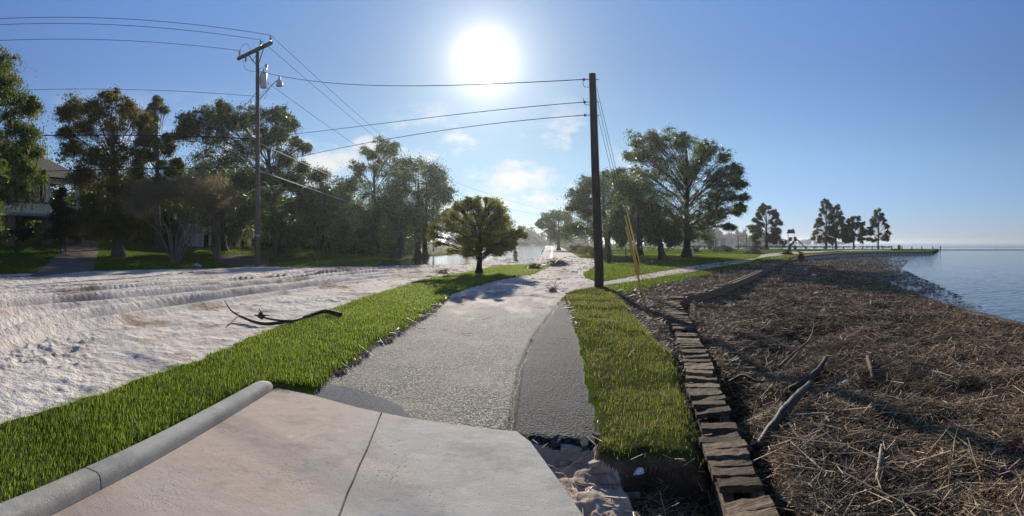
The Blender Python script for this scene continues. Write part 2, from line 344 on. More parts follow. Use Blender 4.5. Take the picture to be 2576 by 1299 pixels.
# heights
Z = 0.03 * fbm(X * .12, Y * .12, 3, 11)
A = np.interp(PX, [-900, 100, 300, 520, 780, 930, 1080], [2.2, 2.2, 1.75, 1.45, 0.85, 0.0, 0.0])
D0 = np.interp(PX, [-900, -250, 0, 300, 640, 900, 1080], [14, 21.5, 26, 29.5, 33.5, 35, 38])
RISE = A * sstep(RR, D0, D0 + 32) * (PX < 1100)
Z = Z * (RR < 150) + RISE
soft = np.array
def blur(a, nr, nt):
    for _ in range(2):
        k = np.ones(2 * nr + 1) / (2 * nr + 1); a = np.apply_along_axis(lambda v: np.convolve(np.pad(v, nr, mode='edge'), k, 'valid'), 0, a)
        k = np.ones(2 * nt + 1) / (2 * nt + 1); a = np.apply_along_axis(lambda v: np.convolve(np.pad(v, nt, mode='edge'), k, 'valid'), 1, a)
    return a
msk = lambda *n: np.isin(L, [LAB[q] for q in n]).astype(float)
pm_ = blur(msk('pond'), 2, 4); Z -= 0.34 * sstep(pm_, 0.3, 1.0)
# sand: wheel ruts, trampled lumps
sm = blur(msk('sand'), 2, 3)
def pts(l, z=0.0): return np.array([G(a, b, z) for a, b in l])
RUTS = [[(-500,765),(0,737),(300,723),(560,702),(800,690),(1000,674)], [(-500,800),(0,757),(300,738),(600,711),(860,689),(1060,671)],
        [(-500,830),(0,777),(300,752),(600,722),(900,690),(1100,669)], [(-500,960),(0,838),(300,788),(600,746),(900,702),(1130,676)], [(-500,990),(0,858),(300,803),(600,757),(900,710),(1140,680)]]
RUTS += [[(a, b + (b - 612) * .075) for a, b in q] for q in RUTS[:3]]
ztr = np.zeros(Z.shape); tread_m = np.zeros(Z.shape)
for q, ru in enumerate(RUTS):
    d, s = dpoly(X, Y, bez(pts(ru), 6)); d = d + 0.05 * fbm(s * 0.8, s * 0 + q, 2, 31)
    deep = 0.10 + 0.03 * fbm(s * 0.35, s * 0, 2, 41 + q)
    prof = -deep * np.exp(-(d / 0.20) ** 4) + 0.8 * deep * np.exp(-((d - 0.36) / 0.13) ** 2)
    tread = 0.018 * np.sign(np.sin(s * 2 * math.pi / 0.22)) * np.exp(-((d - 0.3) / 0.22) ** 2)
    ztr += prof * 1.6 + tread * .12; tread_m = np.maximum(tread_m, np.exp(-(d / 0.75) ** 4))
lump = np.abs(fbm(X * 1.15, Y * 1.15, 4, 21)); 
foot = np.minimum(1, vnoise(X * 3.4, Y * 3.4, 55) * 1.6)
cel = fbm(X * 2.6, Y * 2.6, 4, 61)
sandz = 0.10 * fbm(X * .33, Y * .33, 3, 71) + 0.07 * cel * (0.25 + 1.3 * lump) - 0.012 * sstep(foot, .75, 1) * sstep(fbm(X * .5, Y * .5, 2, 57), -.1, .4) + 0.035 * np.maximum(0, fbm(X * 5.1, Y * 5.1, 3, 81)) + 0.03 * fbm(X * 9, Y * 9, 2, 83)
sandz = (.62 - .1 * (1 - sstep(RR, 6, 13))) * sandz * (1 - 0.75 * tread_m) + ztr + (1 - tread_m) * sstep(fbm(X * .45, Y * .45, 3, 103), -.25, .2) * (.11 * np.maximum(0, fbm(X * 4.2, Y * 4.2, 4, 105) - .05) + .05 * np.maximum(0, fbm(X * 11, Y * 11, 3, 107))) + .09 * np.maximum(0, fbm(X * 1.3, Y * 1.3, 4, 97) - .12) * (1 - sstep(RR, 8, 14)) * (1 - tread_m)
central = sstep(PX, 1080, 1180)
sandz = sandz * (1 - .35 * central * (RR < 26)) + (0.06 * fbm(X * 1.4, Y * 1.4, 4, 91) + 0.05 * np.abs(fbm(X * 3.1, Y * 3.1, 3, 93))) * central
road_far = ((PX > 1355) & (PY < 655)).astype(float)
Z += sm * (sandz * (1 - road_far) * np.clip(1.15 - RR / 70, .25, 1) + 0.03) 
berm = np.exp(-((PY - 663) / 5.0) ** 2) * ((PX > 1120) & (PX < 1420)); Z += 0.16 * berm * (0.5 + vnoise(X * 1.2, Y * 1.2, 8)) * sm
# paths
pth = msk('path', 'path_patch', 'path_patch_b'); Z -= 0.03 * pth; Z += 0.006 * fbm(X * 1.2, Y * 1.2, 3, 14) * pth
Z[L == LAB['path_patch']] += 0.022; Z[L == LAB['path_patch_b']] += 0.018
e_, _ = dpoly(X, Y, pts([(1284,1078),(1310,920),(1345,840),(1404,762)])); Z -= 0.05 * np.exp(-(e_ / 0.035) ** 2)
Z[L == LAB['pad']] = -0.12; Z[(L == LAB['pad']) & (RR < 2.6)] = -0.10
vg = blur(msk('verge'), 2, 3); Z += 0.06 * vg; 
vb = blur(msk('verge_b'), 1, 2); Z += vb * (0.04 + 0.03 * fbm(X * 1.1, Y * 1.1, 3, 19))
# washed-out ground and bank beside the boards
wsh = blur(msk('wash'), 3, 3); Z -= wsh * (0.14 + 0.10 * fbm(X * 2.3, Y * 2.3, 4, 23) + 0.05 * fbm(X * 9, Y * 9, 3, 24))
hl = blur(msk('hole'), 1, 1); Z -= 0.26 * hl * (1 + 0.25 * fbm(X * 3, Y * 3, 3, 27))
bk = blur(msk('bank'), 3, 4) * sstep(PX, 1540, 1600); Z -= bk * (0.10 - 0.11 * fbm(X * 1.6, Y * 1.6, 4, 29))
# hollow under the boards
Z -= 0.30 * np.exp(-(dbw / .34) ** 4) * (L != LAB['lake'])
# reed mat falling to the lake
rd = (L == LAB['reed']).astype(float); tt = dbw / (dbw + dw + 1e-6)
FARSEG = np.hypot(*np.diff(np.array(BW)[:5, :2], axis=0).T).sum()
mat0 = -0.16 - 0.20 * sstep(FARSEG - abw, -.3, .6)
matz = mat0 + (LAKE_Z - mat0) * tt ** 1.5 + (0.17 * fbm(X * .55, Y * .55, 3, 33) + 0.10 * fbm(X * 2.2, Y * 2.2, 3, 35)) * np.minimum(1, dw / 3) * sstep(dbw, 0, .8)
tr_, _ = dpoly(X, Y, pts([(1830,990),(1880,985),(1930,930),(1975,880),(2040,830)], -.25)); matz -= 0.24 * np.exp(-(tr_ / 0.55) ** 2)
tr2, _ = dpoly(X, Y, pts([(1850,1000),(1960,1010),(2060,965)], -.25)); matz -= 0.16 * np.exp(-(tr2 / 0.35) ** 2)
tr3, _ = dpoly(X, Y, pts([(1905,1190),(1870,1050),(1820,950)], -.2)); matz -= 0.20 * np.exp(-(tr3 / 0.28) ** 2)
matz -= .26 * np.exp(-(dbw / .26) ** 4) * (abw > FARSEG)
Z = np.where(rd > 0, matz, Z)
lk_ = L == LAB['lake']; Z = np.where(lk_, LAKE_Z - 0.05 - np.minimum(1.2, 0.45 * dw), Z)
Z = np.where(lk_ & (PY < 627) , -1.8, Z)
dpile, _ = dpoly(X, Y, PILE); 
Z = np.where(msk('lawn', 'strip') * (PX > 1500) > 0, np.maximum(Z, -0.02), Z)
far = RR > 420; Z = np.where(far & ~lk_, np.minimum(Z, 1.0), Z)
_lr = np.log(rr)
def zt(x, y):
    """ground height at a point"""
    a = math.atan2(x, y); r = math.hypot(x, y)
    if abs(a) > 1.19 or r < rr[0] or r > rr[-1]: return 0.0
    j = (a + 1.2) / 2.4 * 999; i = np.interp(math.log(r), _lr, np.arange(NR)); i0 = min(int(i), NR - 2); j0 = min(int(j), 998); u = i - i0; v = j - j0
    return float((Z[i0, j0] * (1 - v) + Z[i0, j0 + 1] * v) * (1 - u) + (Z[i0 + 1, j0] * (1 - v) + Z[i0 + 1, j0 + 1] * v) * u)
def ztv(x, y):
    a = np.arctan2(x, y); r = np.clip(np.hypot(x, y), rr[0] * 1.001, rr[-1] * .99); j = np.clip((a + 1.2) / 2.4 * 999, 0, 998.99); i = np.interp(np.log(r), _lr, np.arange(NR)); i = np.clip(i, 0, NR - 1.01)
    i0 = i.astype(int); j0 = j.astype(int); u = i - i0; v = j - j0
    return (Z[i0, j0] * (1 - v) + Z[i0, j0 + 1] * v) * (1 - u) + (Z[i0 + 1, j0] * (1 - v) + Z[i0 + 1, j0 + 1] * v) * u
def Gt(px, py):
    """where the sight line through a picture position meets the built ground"""
    d = np.geomspace(2.6, 400, 1500); a = (px - CX) / F; zl = CAMZ + (HY - py) / F * d
    zz = ztv(d * math.sin(a), d * math.cos(a)); k = np.where(zl < zz)[0]
    dd = d[k[0]] if len(k) else 400.0
    return np.array([dd * math.sin(a), dd * math.cos(a), zt(dd * math.sin(a), dd * math.cos(a))])
def gnd(px, d):
    a = (px - CX) / F; x, y = d * math.sin(a), d * math.cos(a); return np.array([x, y, zt(x, y)])

# ------------------------------------------------------------ ground materials
def mat_sand():
    m, t, b, o = newmat('sand'); c = coords(t)
    f = noise(t, c, 0.55, 5, .6); g = noise(t, c, 7, 6, .7)
    col = ramp(t, f, [(0.36, (.34, .25, .185)), (0.47, (.64, .56, .475)), (0.7, (.74, .67, .585))])
    col = mixc(t, mth(t, 'MULTIPLY', ramp(t, g, [(.5, (0, 0, 0)), (.8, (1, 1, 1))]), .35), col, (.44, .35, .275))
    t.links.new(col, b.inputs['Base Color']); b.inputs['Roughness'].default_value = 1; b.inputs['Specular IOR Level'].default_value = .06
    h = mth(t, 'ADD', mth(t, 'MULTIPLY', noise(t, c, 4.5, 6, .65), 1.4), mth(t, 'MULTIPLY', noise(t, c, 26, 4, .7), .3)); bump(t, b, h, .95, .08); return m
def mat_soil(name, c1, c2, c3, sc_=2.0, bs=.8, bd=.05):
    m, t, b, o = newmat(name); c = coords(t)
    f = noise(t, c, sc_, 7, .7); g = noise(t, c, sc_ * .22, 3, .5)
    col = mixc(t, ramp(t, g, [(.4, (0, 0, 0)), (.62, (1, 1, 1))]), ramp(t, f, [(.35, c1), (.65, c2)]), c3)
    t.links.new(col, b.inputs['Base Color']); b.inputs['Roughness'].default_value = 1; b.inputs['Specular IOR Level'].default_value = .02
    bump(t, b, noise(t, c, sc_ * 9, 6, .75), bs, bd); return m
def mat_asphalt(name, base, stone, size, light, spec=.4, stain=None, drift=False):
    """coarse worn aggregate: stones standing out of a dark binder"""
    m, t, b, o = newmat(name); c = coords(t)
    v = N(t, 'ShaderNodeTexVoronoi'); t.links.new(c, v.inputs['Vector']); v.inputs['Scale'].default_value = size; v.inputs['Randomness'].default_value = 1
    sepn = N(t, 'ShaderNodeSeparateColor'); t.links.new(v.outputs['Color'], sepn.inputs[0])
    st = ramp(t, sepn.outputs[0], [(.0, base), (.45, stone), (1, light)])
    col = mixc(t, ramp(t, v.outputs['Distance'], [(.32, (0, 0, 0)), (.62, (1, 1, 1))]), st, tuple(q * .35 for q in base))
    col = mixc(t, mth(t, 'MULTIPLY', ramp(t, noise(t, c, 1.1, 5, .6), [(.45, (0, 0, 0)), (.75, (1, 1, 1))]), .55), col, stain or tuple(q * 1.2 for q in stone))
    if drift:
        sx = N(t, 'ShaderNodeSeparateXYZ'); t.links.new(c, sx.inputs[0])
        mr = N(t, 'ShaderNodeMapRange'); t.links.new(sx.outputs[1], mr.inputs[0]); mr.inputs[1].default_value = 4.0; mr.inputs[2].default_value = 17.5; mr.inputs[3].default_value = -.26; mr.inputs[4].default_value = .24
        cd_ = N(t, 'ShaderNodeMapping'); t.links.new(c, cd_.inputs[0]); cd_.inputs['Scale'].default_value = (1.6, .5, 1); cd_.inputs['Rotation'].default_value = (0, 0, R(-6))
        dn = mth(t, 'ADD', mth(t, 'ADD', noise(t, cd_.outputs[0], .9, 7, .65), mth(t, 'MULTIPLY', noise(t, c, 14, 4, .7), .16)), mr.outputs[0])
        col = mixc(t, mth(t, 'MULTIPLY', ramp(t, dn, [(.60, (0, 0, 0)), (.80, (1, 1, 1))]), .85), col, (.60, .52, .44))
    t.links.new(col, b.inputs['Base Color']); b.inputs['Roughness'].default_value = .85; b.inputs['Specular IOR Level'].default_value = spec * .28
    h = mth(t, 'SUBTRACT', mth(t, 'ADD', mth(t, 'MULTIPLY', sepn.outputs[1], .8), mth(t, 'MULTIPLY', noise(t, c, 3, 3), .5)), v.outputs['Distance']); bump(t, b, h, 1, .010); return m
def mat_grassbase(name, dark, light, brown):
    m, t, b, o = newmat(name); c = coords(t)
    col = ramp(t, noise(t, c, 9, 6, .75), [(.35, dark), (.65, light)])
    col = mixc(t, mth(t, 'MULTIPLY', ramp(t, noise(t, c, .42, 5, .6), [(.48, (0, 0, 0)), (.66, (1, 1, 1))]), .7), col, brown)
    t.links.new(col, b.inputs['Base Color']); b.inputs['Roughness'].default_value = 1; b.inputs['Specular IOR Level'].default_value = .0
    bump(t, b, noise(t, c, 14, 6, .8), 1.0, .06); return m
def mat_water(name, col, sc1, sc2, st, dist, rough=.06):
    m, t, b, o = newmat(name); c = coords(t)
    b.inputs['Base Color'].default_value = (*col, 1); b.inputs['Roughness'].default_value = rough; b.inputs['IOR'].default_value = 1.333; b.inputs['Specular IOR Level'].default_value = .5
    c1 = N(t, 'ShaderNodeMapping'); t.links.new(c, c1.inputs[0]); c1.inputs['Scale'].default_value = (.55, 1.5, 1); c1.inputs['Rotation'].default_value = (0, 0, R(28))
    h = mth(t, 'ADD', mth(t, 'MULTIPLY', noise(t, c1.outputs[0], sc1, 3, .5), 1.0), mth(t, 'MULTIPLY', noise(t, c1.outputs[0], sc2, 3, .5), .3))
    bump(t, b, h, st, dist); return m
M = {}
M['sand'] = mat_sand()
M['ground'] = mat_soil('ground', (.05, .038, .025), (.12, .09, .06), (.06, .055, .03))
M['dirt'] = mat_soil('dirt', (.10, .075, .055), (.24, .18, .135), (.13, .10, .07))
M['wash'] = mat_soil('wash', (.36, .27, .21), (.60, .49, .40), (.48, .37, .29), 3, .9, .03)
M['hole'] = mat_soil('hole', (.05, .036, .025), (.14, .10, .07), (.09, .065, .045), 4, 1, .05)
M['bank'] = mat_soil('bank', (.08, .056, .038), (.24, .17, .12), (.14, .10, .07), 3, 1, .05)
M['reed'] = mat_soil('reed', (.04, .026, .015), (.15, .10, .06), (.075, .05, .03), 5, 1, .07)
M['path'] = mat_asphalt('path', (.105, .09, .072), (.28, .245, .195), 52, (.72, .66, .55), .55, (.36, .30, .235), True)
M['path_patch'] = mat_asphalt('path_patch', (.014, .016, .020), (.04, .043, .05), 42, (.12, .12, .135), .4, (.06, .062, .07))
M['path_patch_b'] = mat_asphalt('path_patch_b', (.085, .095, .115), (.15, .165, .19), 90, (.25, .27, .30), .5, (.17, .18, .2))
M['lawn'] = mat_grassbase('lawn', (.035, .065, .008), (.10, .15, .02), (.10, .085, .03))
M['verge'] = mat_grassbase('verge', (.02, .04, .006), (.05, .09, .012), (.045, .05, .02))
M['verge_b'] = mat_grassbase('verge_b', (.05, .055, .018), (.085, .10, .028), (.13, .10, .055))
M['cross'] = mat_soil('cross_path', (.34, .30, .26), (.56, .51, .45), (.42, .36, .30), 1.6, .6, .02)
M['drive'] = mat_soil('driveway', (.16, .12, .09), (.28, .22, .17), (.20, .15, .115), 1.8, .6, .03)
M['lake_bed'] = mat_soil('lake_bed', (.03, .025, .018), (.06, .05, .035), (.04, .035, .025))
NAMES = {'ground': 'ground', 'lawn': 'lawn', 'sand': 'sand', 'path': 'path', 'path_patch': 'path', 'path_patch_b': 'path', 'verge': 'lawn', 'verge_b': 'lawn', 'hole': 'ground', 'wash': 'ground', 'bank': 'ground', 'reed': 'shore', 'lake': 'lake_bed', 'pond': 'pond_bed', 'drive': 'driveway', 'cross': 'pavement', 'pad': 'ground', 'strip': 'lawn', 'dirt': 'ground', 'farshore': 'ground'}
MATK = {'lake': 'lake_bed', 'pond': 'lake_bed', 'pad': 'bank', 'strip': 'lawn', 'farshore': 'ground'}
ii, jj = np.meshgrid(np.arange(NR - 1), np.arange(NT), indexing='ij'); j2 = (jj + 1) % NT
QUAD = np.stack([ii * NT + jj, ii * NT + j2, (ii + 1) * NT + j2, (ii + 1) * NT + jj], -1).reshape(-1, 4)[:, ::-1]
FL = L[:-1].reshape(-1); GV = np.stack([X, Y, Z], -1).reshape(-1, 3)
for k, v in LAB.items():
    f = QUAD[FL == v]
    if not len(f): continue
    u, inv = np.unique(f, return_inverse=True)
    struct(link_mesh(NAMES[k], GV[u], [], inv.reshape(-1, 4), M[MATK.get(k, k)], smooth=True))
struct(MB().prism([(1.3 * rr[0] * math.cos(a), 1.3 * rr[0] * math.sin(a)) for a in np.linspace(0, 2 * math.pi, 24, endpoint=False)], -.4, -.16).build('ground', M['bank']))
# lake and flooded street
def water_grid(name, th0, th1, nth, r, z, m, amp=0.0):
    t_ = np.linspace(th0, th1, nth); T_, R_ = np.meshgrid(t_, r); x = R_ * np.sin(T_); y = R_ * np.cos(T_)
    zz = np.full(x.shape, z)
    if amp:
        xx = x * math.cos(.5) + y * math.sin(.5); yy = -x * math.sin(.5) + y * math.cos(.5)
        zz = zz + amp * np.exp(-R_ / 70) * (fbm(xx * .8, yy * 2.1, 3, 3) + .35 * fbm(xx * 2.3, yy * 5, 2, 5))
    i, j = np.meshgrid(np.arange(len(r) - 1), np.arange(nth - 1), indexing='ij'); a = i * nth + j
    q = np.stack([a, a + nth, a + nth + 1, a + 1], -1).reshape(-1, 4)
    return struct(link_mesh(name, np.stack([x, y, zz], -1), [], q, m, smooth=True))
M['lake'] = mat_water('lake', (.035, .06, .075), 1.6, 5.5, .55, .10)
M['pond'] = mat_water('pond', (.05, .055, .05), 1.2, 5, .45, .05, .08)
ro = np.concatenate([np.arange(420, 120, -2.0), np.arange(120, 8, -.9), np.geomspace(8, .4, 40)])
water_grid('lake', .27, 1.7, 560, (CAMZ - LAKE_Z) * F / ro, LAKE_Z, M['lake'], .03)
water_grid('pond', (900 - CX) / F, (1420 - CX) / F, 160, np.geomspace(30, 760, 90), POND_Z, M['pond'])

# ------------------------------------------------------------ concrete pad and kerb
def mat_concrete(name, c1, c2, stain, f0=.46):
    m, t, b, o = newmat(name); c = coords(t)
    col = ramp(t, noise(t, c, 2.2, 8, .65), [(.3, c2), (.7, c1)])
    sx = N(t, 'ShaderNodeSeparateXYZ'); t.links.new(c, sx.inputs[0])
    lean = mth(t, 'MULTIPLY', mth(t, 'ADD', sx.outputs[0], .6), -.16)
    col = mixc(t, ramp(t, mth(t, 'ADD', noise(t, c, .8, 5, .6), lean), [(f0, (0, 0, 0)), (f0 + .28, (1, 1, 1))]), col, stain)
    col = mixc(t, mth(t, 'MULTIPLY', ramp(t, noise(t, c, 3.7, 7, .75), [(.60, (0, 0, 0)), (.66, (1, 1, 1))]), .45), col, (.60, .54, .46))
    col = mixc(t, mth(t, 'MULTIPLY', ramp(t, noise(t, c, 60, 3, .8), [(.60, (0, 0, 0)), (.70, (1, 1, 1))]), .6), col, (.09, .08, .07))
    col = mixc(t, mth(t, 'MULTIPLY', ramp(t, noise(t, c, 95, 2, .6), [(.60, (0, 0, 0)), (.70, (1, 1, 1))]), .5), col, (.50, .46, .40))
    col = mixc(t, mth(t, 'MULTIPLY', ramp(t, noise(t, c, 1.7, 6, .7), [(.52, (0, 0, 0)), (.60, (1, 1, 1))]), .28), col, (.16, .14, .115))
    t.links.new(col, b.inputs['Base Color']); b.inputs['Roughness'].default_value = .85; b.inputs['Specular IOR Level'].default_value = .12
    bump(t, b, mth(t, 'ADD', noise(t, c, 80, 4, .8), mth(t, 'MULTIPLY', noise(t, c, 6, 4), 1.5)), .8, .008); return m
M['concrete'] = mat_concrete('concrete', (.46, .44, .39), (.34, .325, .29), (.47, .37, .295))
M['kerb'] = mat_concrete('kerb', (.42, .41, .37), (.30, .295, .265), (.42, .39, .33), .62)
edge = np.array([G(697,975)[:2], G(790,995)[:2], G(900,1025)[:2], G(960,1038)[:2], G(1040,1053)[:2], G(1180,1072)[:2], G(1300,1085)[:2]])
jt = G(960,1038)[:2]; jb = G(853,1299)[:2]; jd = (jb - jt) / np.linalg.norm(jb - jt)
crn = lambda a, b: a + (b - a)
j_far = jt + jd * 5.2; nrm = np.array([-jd[1], jd[0]]) * .006
re = np.array([G(1335,1112)[:2], G(1400,1200)[:2], G(1470,1299)[:2]]); re2 = re[-1] + (re[-1] - re[0]) / np.linalg.norm(re[-1] - re[0]) * 2.6
k0 = G(697,975)[:2]; k1 = G(255,1232)[:2]; k2 = G(150,1299)[:2]; kd = (k2 - k0) / np.linalg.norm(k2 - k0); k3 = k0 + kd * 7.5
jk = G(255,1232)[:2]; jk2 = G(330,1275)[:2]; jkd = (jk2 - jk) / np.linalg.norm(jk2 - jk)
def slab(poly, name='pavement'):
    p = np.array(poly); c = p.mean(0); a = 0.5 * np.sum(p[:, 0] * np.roll(p[:, 1], -1) - p[:, 1] * np.roll(p[:, 0], -1))
    if a < 0: p = p[::-1]
    x_, y_ = p.T; xn, yn = np.roll(x_, -1), np.roll(y_, -1); k_ = x_ * yn - xn * y_; c = np.array([((x_ + xn) * k_).sum(), ((y_ + yn) * k_).sum()]) / (3 * k_.sum())
    n = len(p); V = [(*q, z) for z in (-.2, -.006) for q in p] + [(*(c + (q - c) * (1 - .006 / np.linalg.norm(q - c))), 0.0) for q in p]
    me = bpy.data.meshes.new(name); me.from_pydata(V, [], [[2 * n + i for i in range(n)]] + [[k * n + i, k * n + (i + 1) % n, (k + 1) * n + (i + 1) % n, (k + 1) * n + i] for k in (0, 1) for i in range(n)]); me.materials.append(M['concrete'])
    me.polygons.foreach_set('use_smooth', np.zeros(len(me.polygons), bool)); o = bpy.data.objects.new(name, me); COL.objects.link(o); return struct(o)
# wandering joint between the two slabs
jp = [jt + jd * s + np.array([-jd[1], jd[0]]) * (.006 * math.sin(s * 3.1) + .003 * math.sin(s * 19.0)) * min(1, s) for s in np.linspace(0, 5.2, 27)]
sj = jk + kd * .004; cross_j = jk + jkd * 0.62
slab(list(edge[:4] - [0, 0]) + [p - nrm for p in jp] + [k3, jk + kd * .008, cross_j, jk - kd * .004][:2] + [jk - kd * .004])
slab([p + nrm for p in jp[::-1]] + list(edge[4:]) + list(re) + [re2])
# kerb: rounded profile swept along the pad, in two lengths with an open joint
def kerb(a, b, round_end):
    d = (b - a) / np.linalg.norm(b - a); nl = np.array([d[1], -d[0]]);
    if nl[0] > 0: nl = -nl                       # points to the verge
    prof = [(0.0, -.15), (0.004, .04), (.010, .070), (.022, .090), (.045, .099), (.09, .101), (.138, .10), (.156, .094), (.165, .08), (.166, -.15)]
    n = 26; s = np.linspace(0, np.linalg.norm(b - a), n); V = []
    for q in s:
        k = 1.0
        if round_end and q < .22: k = math.sqrt(max(.02, 1 - (1 - q / .22) ** 2))
        for (u, z) in prof:
            um = .083; uu = um + (u - um) * (0.45 + .55 * k); p = a + d * q + nl * uu; V.append((p[0], p[1], z * (k if z > 0 else 1)))
    m_ = len(prof); Q = []; 
    for i in range(n - 1):
        for j in range(m_ - 1): Q.append([i * m_ + j, i * m_ + j + 1, (i + 1) * m_ + j + 1, (i + 1) * m_ + j])
    caps = []
    for base in (0, (n - 1) * m_):
        nb = len(V); V += V[base:base + m_]
        for j in range(1, m_ - 1): caps.append([nb, nb + j, nb + j + 1])
    return link_mesh('kerb', V, caps, Q, M['kerb'], smooth=True)
struct(kerb(k0, jk - kd * .006, True)); struct(kerb(jk + kd * .006, k3, False))
# ------------------------------------------------------------ grass and reeds
def scatter(labels, dens, rmax, rmin=1.6, pxr=(-450, 2900)):
    """random points on the labelled ground; dens(r) is the number per square metre"""
    ok = np.isin(L[:-1, :999], [LAB[q] for q in labels]) & (RR[:-1, :999] < rmax) & (RR[:-1, :999] > rmin) & (PX[:-1, :999] > pxr[0]) & (PX[:-1, :999] < pxr[1])
    i, j = np.where(ok); a = (rr[i + 1] - rr[i]) * rr[i] * (th[j + 1] - th[j]); n = a * dens((rr[i] + rr[i + 1]) / 2); k = np.floor(n + rng.random(len(n))).astype(int)
    i = np.repeat(i, k); j = np.repeat(j, k); u = rng.random(len(i)); v = rng.random(len(i))
    r = rr[i] * (1 - u) + rr[i + 1] * u; t = th[j] * (1 - v) + th[j + 1] * v
    z = (Z[i, j] * (1 - v) + Z[i, j + 1] * v) * (1 - u) + (Z[i + 1, j] * (1 - v) + Z[i + 1, j + 1] * v) * u
    return np.stack([r * np.sin(t), r * np.cos(t), z], -1), r
def blades(P, r, h, wmin, lean=.5):
    """bent grass blades: two quads and a tip each"""
    n = len(P); a = rng.random(n) * 2 * math.pi; hh = h * (0.45 + .9 * rng.random(n)) * (1 + .6 * fbm(P[:, 0] * 1.7, P[:, 1] * 1.7, 3, 77)); wd = np.maximum(wmin, r * .00075) * (.7 + .6 * rng.random(n))
    d = np.stack([np.cos(a), np.sin(a), 0 * a], -1); b = a + 1.2 + rng.random(n) * .8; s = np.stack([np.cos(b), np.sin(b), 0 * b], -1); l = lean * (.2 + rng.random(n)); up = np.array([0, 0, 1.0])
    P1 = P + up * (hh * .55)[:, None] + d * (hh * l * .25)[:, None]; P2 = P + up * hh[:, None] * (1 - .25 * l[:, None]) + d * (hh * l)[:, None]
    V = np.stack([P - s * wd[:, None] / 2, P + s * wd[:, None] / 2, P1 + s * wd[:, None] * .42, P1 - s * wd[:, None] * .42, P2], 1)
    o = np.arange(n)[:, None] * 5
    return V.reshape(-1, 3), o + np.array([[3, 2, 4]]), o + np.array([[0, 1, 2, 3]])
M['blade'] = leafmat('grass_blade', [(0, (.07, .12, .016)), (.45, (.165, .245, .032)), (.8, (.25, .325, .06)), (.92, (.22, .25, .07)), (1, (.36, .29, .14))], .5, .55, (1.3, 1.25, .6))
M['blade_b'] = leafmat('grass_blade', [(0, (.07, .115, .016)), (.4, (.16, .22, .03)), (.70, (.24, .28, .055)), (.86, (.34, .27, .13)), (1, (.17, .12, .065))], .45, .65, (1.3, 1.2, .6))
M['blade_far'] = leafmat('grass_blade', [(0, (.06, .11, .012)), (.6, (.12, .19, .022)), (1, (.19, .19, .06))], .5, .5, (1.35, 1.25, .6))
P, r = scatter(['verge'], lambda r: np.clip(11000 / np.maximum(r, 3.2) , 120, 3400), 40)
stuff(link_mesh('grass', *blades(P, r, .060, .0034, .9), M['blade']), 'lush green grass growing in the verge between the sand and the kerb', 'grass')
P, r = scatter(['verge_b'], lambda r: np.clip(11000 / np.maximum(r, 3.2), 150, 3300), 40)
kp = rng.random(len(P)) < .22 + .78 * sstep(fbm(P[:, 0] * 1.6, P[:, 1] * 1.6, 4, 49), -.22, .14); P = P[kp]; r = r[kp]
stuff(link_mesh('grass', *blades(P, r, .052, .0032, 1.15), M['blade_b']), 'scruffy green grass growing between the dark path edge and the boards', 'grass')
P, r = scatter(['strip', 'lawn'], lambda r: np.clip(5200 / r ** 1.15, 3, 500), 75, 6)
stuff(link_mesh('grass', *blades(P, r, .07, .005, .7), M['blade_far']), 'short green lawn grass in the park and the yards under the trees', 'grass')
P, r = scatter(['strip', 'lawn'], lambda r: 1.3 + 0 * r, 158, 75, (1380, 2500))
stuff(link_mesh('grass', *blades(P, r, .12, .02, .7), M['blade_far']), 'far sunlit grass of the park out towards the seawall', 'grass')
def straws(P, r, lmin, lmax, rad, flat=.22):
    """dead reed stems lying criss-cross: three-sided rods"""
    n = len(P); a = rng.random(n) * 2 * math.pi; l = (lmin + (lmax - lmin) * rng.random(n) ** 2.6) * .5; t = rng.normal(0, flat, n); rd_ = np.maximum(rad, r * .00042) * (.55 + .9 * rng.random(n))
    d = np.stack([np.cos(a) * np.cos(t), np.sin(a) * np.cos(t), np.sin(t)], -1); s = np.stack([-np.sin(a), np.cos(a), 0 * a], -1); u = np.cross(d, s)
    C = P + np.array([0, 0, 1.0]) * (rng.random(n) * .05)[:, None]
    V = np.stack([C + sg * d * l[:, None] + rd_[:, None] * (s * math.cos(q) + u * math.sin(q)) * (1 if sg < 0 else .7) for sg in (-1, 1) for q in (0.3, 2.4, 4.5)], 1)
    o = np.arange(n)[:, None] * 6
    return V.reshape(-1, 3), np.concatenate([o + np.array([[0, 2, 1]]), o + np.array([[3, 4, 5]])]), np.concatenate([o + np.array([q]) for q in ([0, 1, 4, 3], [1, 2, 5, 4], [2, 0, 3, 5])])
def mat_straw():
    m, t, b, o = newmat('reed_straw'); i = island(t)
    col = ramp(t, i, [(0, (.035, .022, .012)), (.34, (.12, .078, .043)), (.56, (.28, .185, .10)), (.80, (.52, .37, .215)), (.96, (.75, .57, .36)), (1, (.14, .18, .05))])
    col = mixc(t, ramp(t, noise(t, coords(t), .5, 5, .65), [(.36, (1, 1, 1)), (.54, (0, 0, 0))]), col, mixc(t, .6, col, (.04, .028, .017)))
    t.links.new(col, b.inputs['Base Color']); b.inputs['Roughness'].default_value = .55; b.inputs['Specular IOR Level'].default_value = .35; return m
M['straw'] = mat_straw()
P, r = scatter(['reed'], lambda r: np.clip(8200 / np.maximum(r, 3.0) ** 1.1, 30, 2400), 120)
P1, r1 = scatter(['bank', 'hole'], lambda r: np.clip(5200 / np.maximum(r, 3.0) ** 1.1, 15, 1300), 120)
P4, r4 = scatter(['verge_b'], lambda r: np.clip(40 / np.maximum(r, 3.0), 1, 10), 40); P4[:, 2] += .01; P1 = np.vstack([P1, P4]); r1 = np.r_[r1, r4]
P2, r2 = scatter(['reed'], lambda r: np.clip(60 / np.maximum(r, 3) * 3.2, .8, 60), 45); P2[:, 2] += .03
